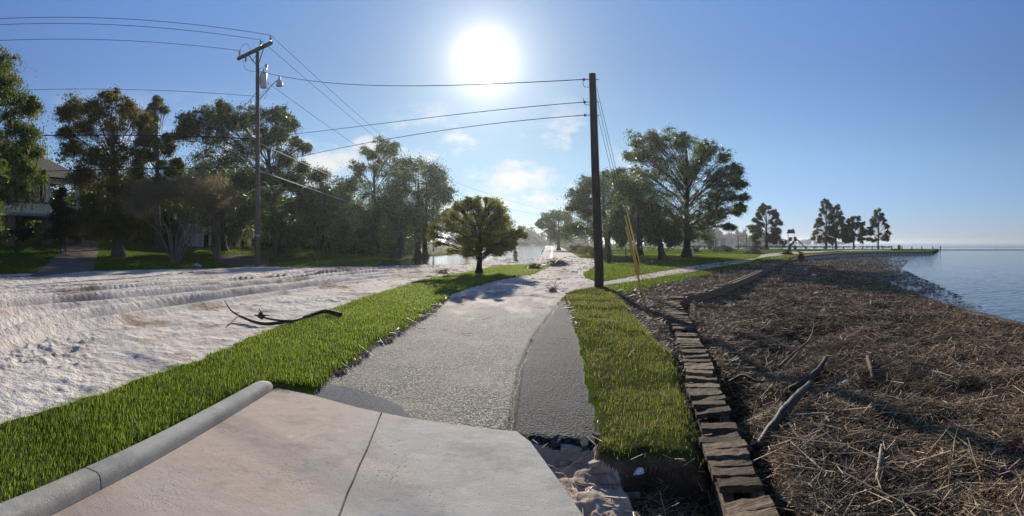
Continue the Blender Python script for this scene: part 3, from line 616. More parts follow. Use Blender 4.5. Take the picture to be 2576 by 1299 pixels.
v1 = straws(np.vstack([P, P1]), np.r_[r, r1], .03, .36, .0027, .30); v2 = straws(P2, r2, .15, .75, .0042, .14)
M['straw_pale'] = newmat('pale_reed_straw')[0]; _t = M['straw_pale'].node_tree; _b = _t.nodes['Principled BSDF']; _b.inputs['Roughness'].default_value = .6; _b.inputs['Specular IOR Level'].default_value = .3
_t.links.new(ramp(_t, island(_t), [(0, (.10, .07, .04)), (.3, (.26, .18, .105)), (.65, (.46, .34, .205)), (.95, (.72, .56, .36)), (1, (.22, .30, .07))]), _b.inputs['Base Color'])
stuff(link_mesh('reed_stems', *v2, M['straw_pale']), 'coarse pale reed stems lying on top of the brown mat', 'reeds')
stuff(link_mesh('reed_litter', *v1, M['straw']), 'brown mat of dead broken reeds washed up beside the boards', 'reeds')
# reeds afloat off the edge of the mat
drift = np.array([(2030,646),(2120,643),(2240,640),(2330,641),(2290,655),(2265,676),(2330,706),(2394,734),(2470,775),(2440,780),(2300,742),(2220,708),(2150,676),(2110,662)], float)
drift_w = np.array([G(a, b, LAKE_Z)[:2] for a, b in drift])
bb0, bb1 = drift_w.min(0), drift_w.max(0); q = bb0 + (bb1 - bb0) * rng.random((330000, 2)); q = q[inpoly(q[:, 0], q[:, 1], drift_w)]
dq, _ = dpoly(q[:, 0], q[:, 1], WL); rq = np.hypot(q[:, 0], q[:, 1]); q = q[(rng.random(len(q)) < np.clip(1.5 * np.exp(-dq / (.06 * rq)) * (0.3 + sstep(fbm(q[:, 0] * .4, q[:, 1] * .6, 3, 3), -.25, .3)), 0, 1) * np.clip(25 / rq, .1, 1) * 1.3)]
pq = np.c_[q, np.full(len(q), LAKE_Z + .0)]; rq = np.hypot(q[:, 0], q[:, 1])
stuff(link_mesh('floating_reeds', *straws(pq, rq, .05, .28, .005, .02), M['straw']), 'thin scum of broken reeds afloat on the lake off the mat', 'reeds')
M['twig'] = pm('twig', (.12, .085, .06), (.05, .036, .026), 9, .9, 0, spec=.1)
# twigs and wrack strewn on the sand and the path
P, r = scatter(['sand', 'cross', 'path', 'path_patch'], lambda r: .5 + 3.2 * sstep(r, 14, 20) * (1 - sstep(r, 40, 60)), 60, 4.5, (700, 2000))
stuff(link_mesh('twig_litter', *straws(P, r, .05, .4, .003, .06), M['twig']), 'scattered twigs and straw lying on the sand and the path', 'twigs')
P, r = scatter(['wash'], lambda r: 90 + 0 * r, 12); stuff(link_mesh('straw_litter', *straws(P, r, .06, .4, .0035, .15), M['straw']), 'loose straw lying on the washed-out pink sand beside the pad', 'straw')
# sand crumbs on the pad
def crumbs(P, s):
    n = len(P); base = np.array([[1,0,0],[0,1,0],[-1,0,0],[0,-1,0],[0,0,.55]], float); V = P[:, None] + base[None] * (s * (.5 + rng.random(n)))[:, None, None] * (.6 + .8 * rng.random((n, 5, 1))); o = np.arange(n)[:, None] * 5
    return V.reshape(-1, 3), np.concatenate([o + np.array([k]) for k in ([0, 1, 4], [1, 2, 4], [2, 3, 4], [3, 0, 4])]), []
cl = []
for (a, b, s, n) in [(1000,1150,60,60),(980,1200,30,60),(1110,1060,80,40),(745,1205,40,50),(680,1190,45,40),(560,1100,120,60),(900,1120,200,90),(1050,1240,120,60),(660,1160,200,110),(400,1260,50,160),(440,1235,60,120)]:
    for _ in range(n): cl.append(G(a + random.gauss(0, s * .6), max(1000, b + random.gauss(0, s * .35)), 0))
cl = np.array(cl); cl = cl[inpoly(cl[:, 0], cl[:, 1], np.array([edge[0] + [.08, -.1], edge[3] + [0, -.1], edge[-1] + [-.05, -.1], re[-1] + [-.1, 0], [.9, 1.2], [-2.0, 1.2], k2 + [.12, 0]]))]
M['crumb'] = pm('sand_crumb', (.85, .78, .70), (.75, .66, .56), 20, .9, 0, world=True)
stuff(link_mesh('sand_crumbs', *crumbs(cl, .0042), M['crumb']), 'crumbs of dried sand scattered on the concrete pad', 'sand crumbs')

# ------------------------------------------------------------ trees
BARK = {k: pm('bark_' + k, c, d, 6, .9, .8, .05, .15, stretch=(2.2, 2.2, .5)) for k, c, d in (('dark', (.075, .062, .05), (.04, .033, .027)), ('grey', (.17, .15, .125), (.09, .08, .068)), ('tan', (.25, .195, .145), (.14, .11, .085)))}
LEAF = {
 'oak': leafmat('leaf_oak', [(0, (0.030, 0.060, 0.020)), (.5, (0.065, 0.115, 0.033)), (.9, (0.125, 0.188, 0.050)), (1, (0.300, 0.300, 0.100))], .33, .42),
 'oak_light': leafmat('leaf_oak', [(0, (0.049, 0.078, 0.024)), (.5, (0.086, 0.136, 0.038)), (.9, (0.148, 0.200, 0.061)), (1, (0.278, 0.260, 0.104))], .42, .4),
 'cypress': leafmat('leaf_cypress', [(0, (.045, .078, .02)), (.5, (.085, .125, .032)), (.88, (.135, .165, .05)), (1, (.20, .14, .055))], .42, .6),
 'cypress_rust': leafmat('leaf_cypress', [(0, (.045, .07, .02)), (.5, (.09, .112, .03)), (.8, (.16, .14, .04)), (1, (.28, .165, .05))], .42, .6, patch=((.22, .135, .04), .3)),
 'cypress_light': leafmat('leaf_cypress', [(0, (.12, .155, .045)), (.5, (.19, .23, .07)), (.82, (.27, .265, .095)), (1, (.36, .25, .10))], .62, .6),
 'cypress_far': leafmat('leaf_cypress', [(0, (0.045, 0.063, 0.024)), (.6, (0.083, 0.105, 0.038)), (1, (0.179, 0.143, 0.060))], .42, .6),
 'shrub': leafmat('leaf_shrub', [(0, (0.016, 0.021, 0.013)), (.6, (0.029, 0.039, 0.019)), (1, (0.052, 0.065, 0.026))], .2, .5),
 'bright': leafmat('leaf_shrub', [(0, (.08, .12, .03)), (1, (.20, .24, .09))], .5, .5),
 'dry': leafmat('leaf_dry', [(0, (0.162, 0.126, 0.090)), (.5, (0.270, 0.207, 0.144)), (.8, (0.216, 0.216, 0.108)), (1, (0.360, 0.288, 0.198))], .4, .6),
 'moss': leafmat('moss', [(0, (.11, .115, .08)), (.6, (.19, .19, .13)), (1, (.28, .27, .18))], .45, .9),
 'far': leafmat('leaf_far', [(0, (.035, .05, .025)), (1, (.065, .085, .04))], .35, .7),
}
def leaves(C, s, n, flat=.7, sag=0.0, big=1.0):
    """leaf-sized faces round clump centres C (k,3) of radius s (k,)"""
    k = len(C); cnt = np.maximum(1, rng.poisson(n, k)); idx = np.repeat(np.arange(k), cnt); m = len(idx)
    v = rng.normal(0, 1, (m, 3)); v /= np.linalg.norm(v, axis=1)[:, None]; v *= np.minimum(1.7, np.abs(rng.normal(.12, .62, m)))[:, None]; v[:, 2] *= flat
    if sag: v[:, 2] -= sag * (v[:, 0] ** 2 + v[:, 1] ** 2)
    return C[idx] + v * s[idx][:, None]
def leafquads(P, size, asp=.5, droop=0.0):
    n = len(P); d = rng.normal(0, 1, (n, 3)); d[:, 2] -= droop * 1.5; d /= np.linalg.norm(d, axis=1)[:, None]; e = rng.normal(0, 1, (n, 3)); e -= (e * d).sum(1)[:, None] * d; e /= np.linalg.norm(e, axis=1)[:, None]
    L_ = size * (.6 + .8 * rng.random(n)); V = np.stack([P - d * L_[:, None] * .5, P + e * (L_ * asp * .5)[:, None], P + d * L_[:, None] * .5, P - e * (L_ * asp * .5)[:, None]], 1)
    return V.reshape(-1, 3), [], (np.arange(n)[:, None] * 4 + np.arange(4))
def limb(mb, a, b, r0, r1, wig=.12, sag=0.0, n=7, sides=5):
    a = np.asarray(a); b = np.asarray(b); t = np.linspace(0, 1, n)[:, None]; Lg = np.linalg.norm(b - a)
    P = a + (b - a) * t + np.array([0, 0, 1]) * (np.sin(t * math.pi) * sag * Lg) + np.cumsum(rng.normal(0, wig * Lg / n, (n, 3)), 0) * np.sin(t * math.pi) ** .5 * [[1, 1, .6]]
    mb.tube(P, r0 + (r1 - r0) * t[:, 0], sides, False); return P
def tree(name, label, base, d, lobes, leaf='oak', bark='dark', tr=.3, sub=12, n=90, size=.13, flat=.65, sag=.25, spread=.8, depth=.7, extra=1, moss=0, group=None, trunks=None, cat='tree', asp=.5, droop=.3, twig=True, shell=.28, fork=.35, lean=None, zbase=None, flare=1.0):
    """a tree whose crown is a set of leafy masses seen at (column, row, radius); each mass gets its own depth, so the crown is as deep as it is wide"""
    B = gnd(base, d); 
    if zbase is not None: B[2] = zbase
    s = d / F; half = (max(l[0] + l[2] for l in lobes) - min(l[0] - l[2] for l in lobes)) / 2 * s
    root = thing(empty(name, B), label, cat, group); C = []; Rd = []
    for k in range(1 + extra):
        for (px, py, r) in lobes:
            q = rng.uniform(-1, 1) * depth * half; q = q if k == 0 else -q * rng.uniform(.6, 1.1)
            dd = d + q; rs = r * (1 if k == 0 else .86); p = D(px + (0 if k == 0 else rng.normal(0, r * .35)), py + (0 if k == 0 else abs(rng.normal(0, r * .3))), dd); C.append(p); Rd.append(rs * dd / F)
    C = np.array(C); Rd = np.array(Rd); top = C[np.argmax(C[:, 2])]; wood = MB(); cen = np.average(C, 0, Rd)
    H = C[:, 2].max() - B[2]
    stems = trunks or [(0, 1.0)]
    axes = []
    for (dx, k) in stems:
        b0 = B + np.array([dx * s * math.cos((base - CX) / F), -dx * s * math.sin((base - CX) / F), 0]); tp = np.array([b0[0] * .45 + cen[0] * .55 + (dx * s * .8), b0[1] * .45 + cen[1] * .55, B[2] + H * .86])
        n_ = 12; t = np.linspace(0, 1, n_)[:, None]; Pt = b0 + (tp - b0) * t + rng.normal(0, .035 * H / 8, (n_, 3)) * np.minimum(1, t * 4) * [[1, 1, 0]]; Pt[0, 2] -= .25
        if lean is not None: Pt[:, 0] += lean * np.sin(np.minimum(1, t[:, 0] * 1.2) * math.pi) 
        rr_ = tr * k * (1 - .86 * t[:, 0]) * (1 + .9 * flare * np.exp(-t[:, 0] * 26)); wood.tube(Pt, rr_, 9, False); axes.append((Pt, rr_))
    subC = []; subR = []
    for c, R_ in zip(C, Rd):
        Pt, rt = axes[int(np.argmin([np.hypot(*(a[0][-1, :2] - c[:2])) for a in axes]))]
        h = (c[2] - B[2]) / H; f = np.clip(fork * .5 + h * .62 - .18 * np.hypot(c[0] - B[0], c[1] - B[1]) / H, .12, .97); q = f * (len(Pt) - 1); i = int(q); a = Pt[i] + (Pt[min(i + 1, len(Pt) - 1)] - Pt[i]) * (q - i)
        br = min(rt[i] * .42, .022 * R_ + .015); Pb = limb(wood, a, c, br, br * .45, .10, .07, 8)
        k = max(4, int(sub)); v = rng.normal(0, 1, (k, 3)); v /= np.linalg.norm(v, axis=1)[:, None]; sc2 = c + v * (R_ * (shell + (1 - shell) * rng.random(k)) ** 1)[:, None] * np.array([.92, .92, .8])
        for p in sc2:
            if twig: limb(wood, Pb[rng.integers(3, 8)], p, br * .38, .008 + .0003 * d, .16, .05, 5, 4)
        subC.append(sc2); subR.append(np.full(k, R_ * spread) * (.6 + .7 * rng.random(k)))
    subC = np.vstack(subC); subR = np.concatenate(subR)
    wood.build('trunk', BARK[bark], root, True)
    P = leaves(subC, subR, n * 1.85, flat, sag)
    link_mesh('crown', *leafquads(P, size * 1.1, asp, droop), LEAF[leaf], root)
    if moss:
        k = rng.integers(0, len(subC), moss); Pm = subC[k] + rng.normal(0, .5, (moss, 3)) * subR[k][:, None] - [0, 0, .2]; mq = MB(); V = []; n_ = 0
        lg = .2 + rng.random(moss) ** 1.7 * 1.0; a = rng.random(moss) * 6.28
        for st in range(5):
            o = rng.normal(0, .09, (moss, 2)); w_ = .016 + .028 * rng.random(moss); l2 = lg * (.5 + .6 * rng.random(moss)); e = np.stack([np.cos(a + st), np.sin(a + st), 0 * a], -1) * w_[:, None]; p0 = Pm + np.c_[o, np.zeros(moss)]
            p1 = p0 - np.c_[rng.normal(0, .04, (moss, 2)), l2 * .6]; p2 = p1 - np.c_[rng.normal(0, .04, (moss, 2)), l2 * .4]
            Vq = np.stack([p0 - e * .7, p0 + e * .7, p1 + e, p1 - e, p2], 1).reshape(-1, 3); oo = np.arange(moss)[:, None] * 5; mq.add(Vq, oo + np.array([[3, 2, 4]]), oo + np.array([[0, 1, 2, 3]]))
        mq.build('hanging_moss', LEAF['moss'], root)
    return root
def cone(px, y0, y1, wtop, wbot, n, r, seed, bulge=.75, gap=.25):
    """leafy masses of a layered, pointed crown: tiers of boughs widening downwards"""
    g = random.Random(seed); out = [(px, y0 + r * .5, r * .55)]
    for k in range(n):
        f = ((k + .5) / n) ** .9; wd = wtop + (wbot - wtop) * min(1, f / bulge) ** .8; wd *= 1 if f < bulge else 1 - .35 * (f - bulge) / (1 - bulge)
        x = g.uniform(-1, 1); x = math.copysign(abs(x) ** .7, x)
        if g.random() < gap and abs(x) < .5: continue
        out.append((px + x * wd, y0 + (y1 - y0) * f + abs(x) * wd * .22 + g.gauss(0, 2), r * g.uniform(.55, 1.05) * (.55 + .45 * min(1, f * 1.6))))
    return out
YG = 'trees in the yards on the left'; PG = 'trees in the park by the lake'
tree('cypress_tree', 'tall dark cypress with rust tips at the left edge, before the gabled house', -90, 25, [(-60,250,110),(10,150,45),(25,195,45),(-10,210,70),(50,250,40),(40,310,45),(80,265,26),(70,345,42),(20,370,60),(-50,420,110),(40,400,45),(85,375,26),(20,440,50),(60,470,34),(100,440,20),(60,420,30),(10,490,40),(-60,560,70),(55,470,22)], 'cypress', 'grey', .42, 13, 130, .10, .5, .55, droop=.8, group=YG, extra=0, depth=.5, moss=90)
tree('cypress_tree', 'broad cypress with rust-orange upper boughs, right of the house driveway', 298, 41, [(285,238,26),(250,265,45),(195,262,38),(168,275,25),(320,268,34),(215,315,42),(165,330,24),(350,295,26),(290,320,48),(180,370,32),(240,380,52),(320,385,55),(205,430,48),(280,450,62),(370,350,36),(230,500,52),(300,530,58),(195,545,32),(360,480,48),(340,560,40),(255,575,38)], 'cypress_rust', 'grey', .40, 13, 120, .12, .5, .5, droop=.6, group=YG, extra=1, depth=.45, moss=60)
tree('cypress_tree', 'slim green cypress top rising just behind the rusty cypress', 400, 52, cone(396, 240, 460, 14, 60, 46, 22, 9, .9, .1), 'cypress', 'grey', .35, 9, 70, .14, .55, .4, group=YG)
tree('oak_tree', 'spreading dark oak hung with grey moss, behind the lamp pole', 700, 51, [(520,292,42),(478,300,30),(462,330,22),(560,275,32),(600,300,42),(545,330,46),(650,290,44),(700,285,28),(730,305,20),(695,330,38),(640,350,46),(590,380,55),(520,390,55),(745,355,16),(770,368,14),(720,395,34),(700,430,44),(650,430,52),(760,420,20),(745,455,34),(690,490,52),(740,520,45),(640,520,50),(700,560,45),(770,480,26)], 'oak', 'dark', .36, 13, 120, .15, .5, .35, group=YG, moss=420, extra=1, depth=.5)
tree('oak_tree', 'mossy oak with a thick trunk beside the white staircase', 560, 51, [(560,440,50),(610,450,48),(580,500,55),(540,540,40),(620,540,50),(600,580,30),(500,470,45)], 'oak', 'dark', .42, 12, 90, .14, .55, .35, group=YG, moss=300, extra=1)
tree('oak_tree', 'small dark oak standing alone on the lawn right of the lamp pole', 815, 54, [(820,480,40),(790,520,48),(850,520,48),(830,560,42),(780,570,36),(870,570,36),(800,440,26)], 'oak', 'dark', .24, 13, 110, .14, .6, .3, group=YG, moss=60)
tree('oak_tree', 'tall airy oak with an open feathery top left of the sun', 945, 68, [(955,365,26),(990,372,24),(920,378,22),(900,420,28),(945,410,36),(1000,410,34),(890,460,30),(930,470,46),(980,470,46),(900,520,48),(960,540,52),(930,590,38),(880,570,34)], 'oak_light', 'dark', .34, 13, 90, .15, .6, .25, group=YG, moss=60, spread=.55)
tree('oak_tree', 'full twin-trunked oak standing in the edge of the flood water', 1058, 60, [(1030,420,38),(1070,425,38),(1100,450,34),(1010,460,42),(1060,475,50),(1120,485,28),(1090,520,46),(1030,540,52),(1000,580,40),(1080,580,42),(1130,540,24)], 'oak', 'dark', .38, 13, 110, .16, .6, .25, group=YG, trunks=[(-6, 1), (12, .9)], moss=80, lean=-.1)
tree('oak_tree', 'leaning oak with a flared trunk at the waterside', 995, 56, [(1010,510,45),(970,520,40),(1040,540,40),(990,570,40)], 'oak', 'dark', .5, 11, 90, .15, .6, .25, group=YG, moss=60, lean=.5, flare=1.4)
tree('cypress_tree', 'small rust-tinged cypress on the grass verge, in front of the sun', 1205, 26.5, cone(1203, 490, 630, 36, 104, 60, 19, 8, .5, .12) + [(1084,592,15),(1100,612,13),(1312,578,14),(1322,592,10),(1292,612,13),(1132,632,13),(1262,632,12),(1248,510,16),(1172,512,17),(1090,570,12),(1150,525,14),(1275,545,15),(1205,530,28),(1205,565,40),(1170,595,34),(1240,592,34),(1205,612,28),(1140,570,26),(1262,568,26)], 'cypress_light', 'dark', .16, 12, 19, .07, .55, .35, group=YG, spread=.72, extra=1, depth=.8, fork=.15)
tree('oak_tree', 'distant hazy oak peeping over the small cypress', 1175, 95, [(1165,510,20),(1190,515,20),(1150,550,28),(1200,555,28),(1180,590,25)], 'oak', 'dark', .4, 12, 70, .28, .6, group=YG, twig=False)
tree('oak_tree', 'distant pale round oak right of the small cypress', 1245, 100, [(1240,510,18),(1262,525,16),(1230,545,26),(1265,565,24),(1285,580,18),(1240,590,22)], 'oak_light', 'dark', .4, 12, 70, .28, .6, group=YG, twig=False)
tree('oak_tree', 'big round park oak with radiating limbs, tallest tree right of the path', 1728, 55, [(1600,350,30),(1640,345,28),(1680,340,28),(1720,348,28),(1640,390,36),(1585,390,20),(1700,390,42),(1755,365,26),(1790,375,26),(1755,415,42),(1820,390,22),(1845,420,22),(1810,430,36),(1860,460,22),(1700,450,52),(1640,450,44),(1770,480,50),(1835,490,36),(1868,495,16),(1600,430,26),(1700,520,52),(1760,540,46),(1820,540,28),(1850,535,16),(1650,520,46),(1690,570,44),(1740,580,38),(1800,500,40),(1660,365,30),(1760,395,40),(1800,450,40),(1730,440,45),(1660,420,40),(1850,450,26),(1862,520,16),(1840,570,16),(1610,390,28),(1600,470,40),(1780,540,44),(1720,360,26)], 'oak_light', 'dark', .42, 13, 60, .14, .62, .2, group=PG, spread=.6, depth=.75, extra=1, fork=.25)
tree('oak_tree', 'low dark live oak between the bare pole and the big round oak', 1668, 50, [(1570,470,36),(1600,500,44),(1560,530,36),(1620,540,50),(1590,570,40),(1660,560,40),(1640,590,30),(1545,570,28),(1690,590,30)], 'oak', 'dark', .34, 13, 120, .14, .65, group=PG)
tree('oak_tree', 'dark shaggy oak directly behind the bare pole', 1530, 66, [(1560,435,24),(1530,450,30),(1480,465,30),(1450,490,26),(1505,495,40),(1555,500,36),(1470,525,36),(1440,520,16),(1520,545,42),(1485,570,34),(1450,575,26),(1550,575,34)], 'oak', 'dark', .36, 13, 105, .17, .6, group=PG, moss=60)
tree('oak_tree', 'far oak leaning out over the flooded road', 1405, 112, [(1375,545,14),(1400,540,18),(1360,565,12),(1390,570,20),(1425,545,22),(1420,580,22),(1440,570,22),(1400,592,14)], 'oak_light', 'dark', .4, 12, 75, .28, .6, group=PG, twig=False)
tree('oak_tree', 'small dark oak beside the white pergola, at the seawall', 1800, 135, [(1790,600,14),(1775,590,12),(1782,608,10)], 'oak', 'dark', .25, 12, 80, .3, .7, group=PG, twig=False)
tree('cypress_tree', 'round cypress between the swings and the play tower', 1928, 128, cone(1928, 514, 606, 12, 42, 64, 10, 3, .55, .1), 'cypress_far', 'dark', .42, 8, 34, .26, .55, .3, group=PG, extra=1, depth=.8)
tree('cypress_tree', 'tallest cypress of the lakeside row, open on its left side', 2078, 142, cone(2078, 500, 603, 6, 34, 60, 8, 4, .9, .3), 'cypress_far', 'grey', .38, 7, 26, .25, .55, .4, group=PG, extra=1)
tree('cypress_tree', 'dense cypress close against the right of the tallest lakeside cypress', 2103, 144, cone(2103, 516, 604, 5, 32, 56, 8.5, 5, .9, .05), 'cypress_far', 'dark', .36, 8, 30, .26, .6, .3, group=PG, extra=1)
tree('oak_tree', 'low round-headed tree, second from right in the lakeside row', 2148, 143, cone(2150, 543, 603, 16, 32, 54, 8, 6, .5, .05), 'oak', 'dark', .34, 8, 34, .26, .6, .3, group=PG, extra=1)
tree('cypress_tree', 'slender pointed cypress, last on the right of the lakeside row', 2210, 143, cone(2211, 522, 602, 5, 30, 56, 7, 7, .85, .25), 'cypress_far', 'grey', .32, 7, 26, .25, .55, .35, group=PG, extra=1)
tree('oak_tree', 'dark oak crown filling the view behind the driveway and the rusty cypress', 235, 62, [(210,440,50),(260,430,55),(300,470,55),(220,510,50),(280,540,55),(330,540,50),(190,560,40)], 'oak', 'dark', .4, 12, 90, .18, .65, .3, group=YG)
tree('oak_tree', 'dark oak crown behind the bare crape myrtles', 430, 60, [(380,470,50),(430,450,55),(480,460,50),(400,530,50),(460,530,50),(350,520,40),(420,580,40)], 'oak', 'dark', .4, 12, 90, .18, .65, .3, group=YG)
tree('oak_tree', 'dark oak crown low behind the leaning waterside oak', 900, 72, [(840,500,45),(890,560,45),(860,580,40),(940,580,40),(1000,560,40),(1050,580,36),(960,520,45)], 'oak', 'dark', .4, 12, 90, .2, .65, .3, group=YG)
tree('oak_tree', 'broad dark oak low behind the round oak, over the picket fence', 1610, 68, [(1560,500,40),(1610,470,45),(1650,520,48),(1590,560,40),(1640,575,36),(1690,560,40),(1700,600,24),(1570,600,24)], 'oak', 'dark', .36, 12, 100, .18, .65, group=PG)
# a bare crape myrtle: many stems breaking into fine twigs
def myrtle(name, label, base, d, spread_px, h_px, stems, seed, leafn):
    B = gnd(base, d); s = d / F; root = thing(empty(name, B), label, 'tree', YG); w_ = MB(); tips = []; rg = np.random.default_rng(seed)
    H = h_px * s; S = spread_px * s
    def grow(a, dr, L_, r, lev):
        n = 5; P = [np.array(a)]; dv = np.array(dr)
        for _ in range(n):
            dv = dv + rg.normal(0, .09, 3) + [0, 0, .04]; dv /= np.linalg.norm(dv); P.append(P[-1] + dv * L_ / n)
        P = np.array(P); e = r * .55; w_.tube(P, np.linspace(r, e, n + 1), 6 if lev < 2 else 3, False)
        if lev >= 3: tips.append(P[-1]); tips.append(P[3])
        if lev >= 5: return
        for _ in range(rg.integers(2, 4) if lev < 2 else rg.integers(2, 5)):
            k = rg.integers(3, n + 1) if lev else n; v = dv + rg.normal(0, .42, 3) * [1, 1, .7] + [0, 0, .12]; v /= np.linalg.norm(v); grow(P[k], v, L_ * rg.uniform(.64, .82), max(e * .72, .008), lev + 1)
    for k in range(stems):
        a = k * 6.283 / stems + rg.random(); v = np.array([math.cos(a) * S / H * .40, math.sin(a) * S / H * .40, 1]); v /= np.linalg.norm(v); grow(B + np.array([math.cos(a) * .16, math.sin(a) * .16, -.15]), v, H * .29, .12 * rg.uniform(.7, 1.1), 0)
    w_.build('trunk', BARK['tan'], root, True); t = np.array(tips)
    link_mesh('crown', *leafquads(leaves(t, np.full(len(t), .42), leafn, .8), .085, .35, .2), LEAF['dry'], root); return root
myrtle('crape_myrtle', 'bare many-stemmed crape myrtle with peeling tan trunks on the lawn edge', 441, 37, 170, 290, 9, 5, 14)
myrtle('crape_myrtle', 'smaller bare crape myrtle right of the peeling one, before the mossy oak', 545, 42, 110, 230, 6, 9, 14)
# shrubs
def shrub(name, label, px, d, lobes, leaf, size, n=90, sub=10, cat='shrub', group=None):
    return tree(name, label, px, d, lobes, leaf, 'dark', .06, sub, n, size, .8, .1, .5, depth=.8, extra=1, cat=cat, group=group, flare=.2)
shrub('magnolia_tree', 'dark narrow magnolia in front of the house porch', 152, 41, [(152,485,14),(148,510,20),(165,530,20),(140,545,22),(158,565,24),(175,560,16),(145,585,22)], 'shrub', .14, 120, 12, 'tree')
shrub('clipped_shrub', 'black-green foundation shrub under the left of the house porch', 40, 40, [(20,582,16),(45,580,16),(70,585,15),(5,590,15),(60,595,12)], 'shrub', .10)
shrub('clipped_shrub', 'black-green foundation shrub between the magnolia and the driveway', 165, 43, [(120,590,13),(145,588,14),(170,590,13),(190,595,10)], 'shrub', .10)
shrub('hedge_bush', 'pale sunlit bush cut off by the left edge of the picture', -10, 22, [(-5,425,22),(10,410,10),(-20,460,26),(8,450,12),(-30,520,40),(-25,590,45)], 'bright', .06, 70)
for k, (px, py, r_, d) in enumerate([(1506,634,15,55),(1488,631,13,65),(1472,628,11,77),(1458,625,10,92),(1446,622,8,112)]):
    shrub('dry_hedge_bush', ['nearest brown bush of the row, right beside the bare pole', 'second nearest brown bush of the row beyond the bare pole', 'middle brown bush of the row along the flooded road', 'second farthest brown bush along the flooded road', 'farthest brown bush along the flooded road'][k], px, d, [(px, py - 2, r_), (px - r_, py, r_ * .8), (px + r_, py, r_ * .8)], 'dry', .10 + d * .001, 40, 8, 'bush', 'brown bushes along the flooded road')
# far woods: one dark mass behind the yards, one hazy line across the lake
def woods(name, label, th0, th1, d0, d1, h0, h1, n, size, leaf, zb=0.0):
    a = rng.uniform(th0, th1, n); d = rng.uniform(d0, d1, n); h = np.interp(a, np.linspace(th0, th1, len(h0)), h0) * (.6 + .55 * rng.random(n)) * (1 + h1 * fbm(a * 60, a * 0, 3, 44)); C = []; S = []
    for k in range(n):
        m = max(3, int(h[k] / 1.6))
        for q in range(m):
            zz = h[k] * (q + .6) / m; w_ = h[k] * .26 * math.sin(min(1, .25 + (q + .6) / m) * math.pi * .8 + .2) + .4
            C.append([d[k] * math.sin(a[k]) + rng.normal(0, w_ * .6), d[k] * math.cos(a[k]) + rng.normal(0, w_ * .6), zz]); S.append(w_)
    C = np.array(C); S = np.array(S); C[:, 2] += ztv(C[:, 0], C[:, 1]) if zb is None else zb
    return stuff(link_mesh(name, *leafquads(leaves(C, S, 90, .8), size, .7), LEAF[leaf]), label, 'woods')
woods('wood', 'dark wood closing the view behind the yards and houses on the left', -1.12, -.19, 72, 105, [10, 10, 9.5, 10, 10, 9, 7.5], .35, 330, .46, 'oak', None)
woods('undergrowth', 'dark tangle of bushes under the trees at the back of the yards', -1.12, -.27, 60, 76, [3, 3, 3, 3, 3.2, 2.6, 2], .3, 420, .30, 'oak', None)
woods('far_wood', 'hazy wood behind the pavilion at the end of the flooded road', -.12, .17, 330, 430, [9, 9, 10, 8.5, 9], .4, 120, 1.2, 'far')
woods('far_shore_wood', 'hazy low wood on the far shore of the lake', .33, .52, 520, 700, [26, 22, 15, 14, 12, 8], .5, 150, 2.2, 'far', -.4)
woods('far_shore_wood', 'faint tree line low on the horizon, behind the play tower', .50, .645, 1250, 1500, [14, 10, 8, 12, 5, 9, 4], .6, 90, 3.5, 'far', -.5)
mb = MB(); t_ = np.linspace(.30, .53, 40); mb2 = []
V = [[dd * math.sin(a), dd * math.cos(a), zz] for a in t_ for dd, zz in ((500 + 900 * max(0, a - .40), -.9), (500 + 900 * max(0, a - .40) + 8, .0), (900, .4), (900, -1))]
Q = [[i * 4 + j, i * 4 + j + 1, i * 4 + j + 5, i * 4 + j + 4] for i in range(39) for j in range(3)]
struct(link_mesh('far_shore', V, [], Q, M['lawn']))
V = [[dd * math.sin(a), dd * math.cos(a), zz] for a in np.linspace(.49, .66, 30) for dd, zz in ((1240, -1), (1245, -.2), (1600, .2), (1600, -1))]
struct(link_mesh('far_shore', V, [], [q for q in Q if max(q) < 120], M['ground']))
# ------------------------------------------------------------ poles, lamp and lines
M['pole'] = pm('pole_wood', (.20, .145, .11), (.105, .078, .06), 5, .85, .7, .02, .2, stretch=(6, 6, .5))
M['pole_dark'] = pm('pole_tar', (.085, .062, .048), (.035, .028, .024), 5, .8, .7, .02, .2, stretch=(6, 6, .4))
M['arm_wood'] = pm('arm_wood', (.15, .125, .10), (.08, .068, .055), 6, .85, .6, .01, .2, stretch=(3, 3, 3))
M['steel'] = pm('galvanised', (.42, .44, .46), (.32, .34, .36), 9, .45, .2, .004, .5, .4)
M['tank'] = pm('grey_enamel', (.52, .54, .55), (.44, .46, .47), 4, .45, .1, .004, .5)
M['porcelain'] = pm('porcelain', (.42, .40, .38), (.32, .30, .29), 8, .3, 0)
M['wire'] = pm('wire', (.05, .05, .055), (.03, .03, .033), 20, .9, 0, spec=.1)
M['rust'] = pm('rusty_iron', (.16, .09, .06), (.08, .05, .035), 12, .8, .4, .005)
M['white'] = pm('white_paint', (.74, .74, .71), (.64, .64, .61), 3, .6, .15, .004, .4)
M['strap'] = pm('pale_strap', (.55, .50, .40), None, 6, .6, 0)
def sway(a, b, sag, n=28):
    t = np.linspace(0, 1, n)[:, None]; P = a + (np.asarray(b) - a) * t; P[:, 2] -= 4 * sag * (t * (1 - t))[:, 0]; return P
M['glint_wire'] = pm('wire_sun_glint', (.55, .55, .55), (.42, .42, .42), 20, .6, 0)  # sun glint on the two service cables put into their base colour
def line(name, label, cat, a, b, sag, r, group):
    return thing(MB().tube(sway(np.asarray(a), b, sag), r, 5).build(name, M['glint_wire' if 'pale' in label else 'wire'], None, True), label, cat, group)
B1 = gnd(648, 34.7); hz_ = 14.5
AR = np.array([-14.9, 29.7, hz_]); AL = np.array([-18.3, 31.2, hz_]); ax = (AL - AR) / np.linalg.norm(AL - AR); ap = np.array([ax[1], -ax[0], 0])
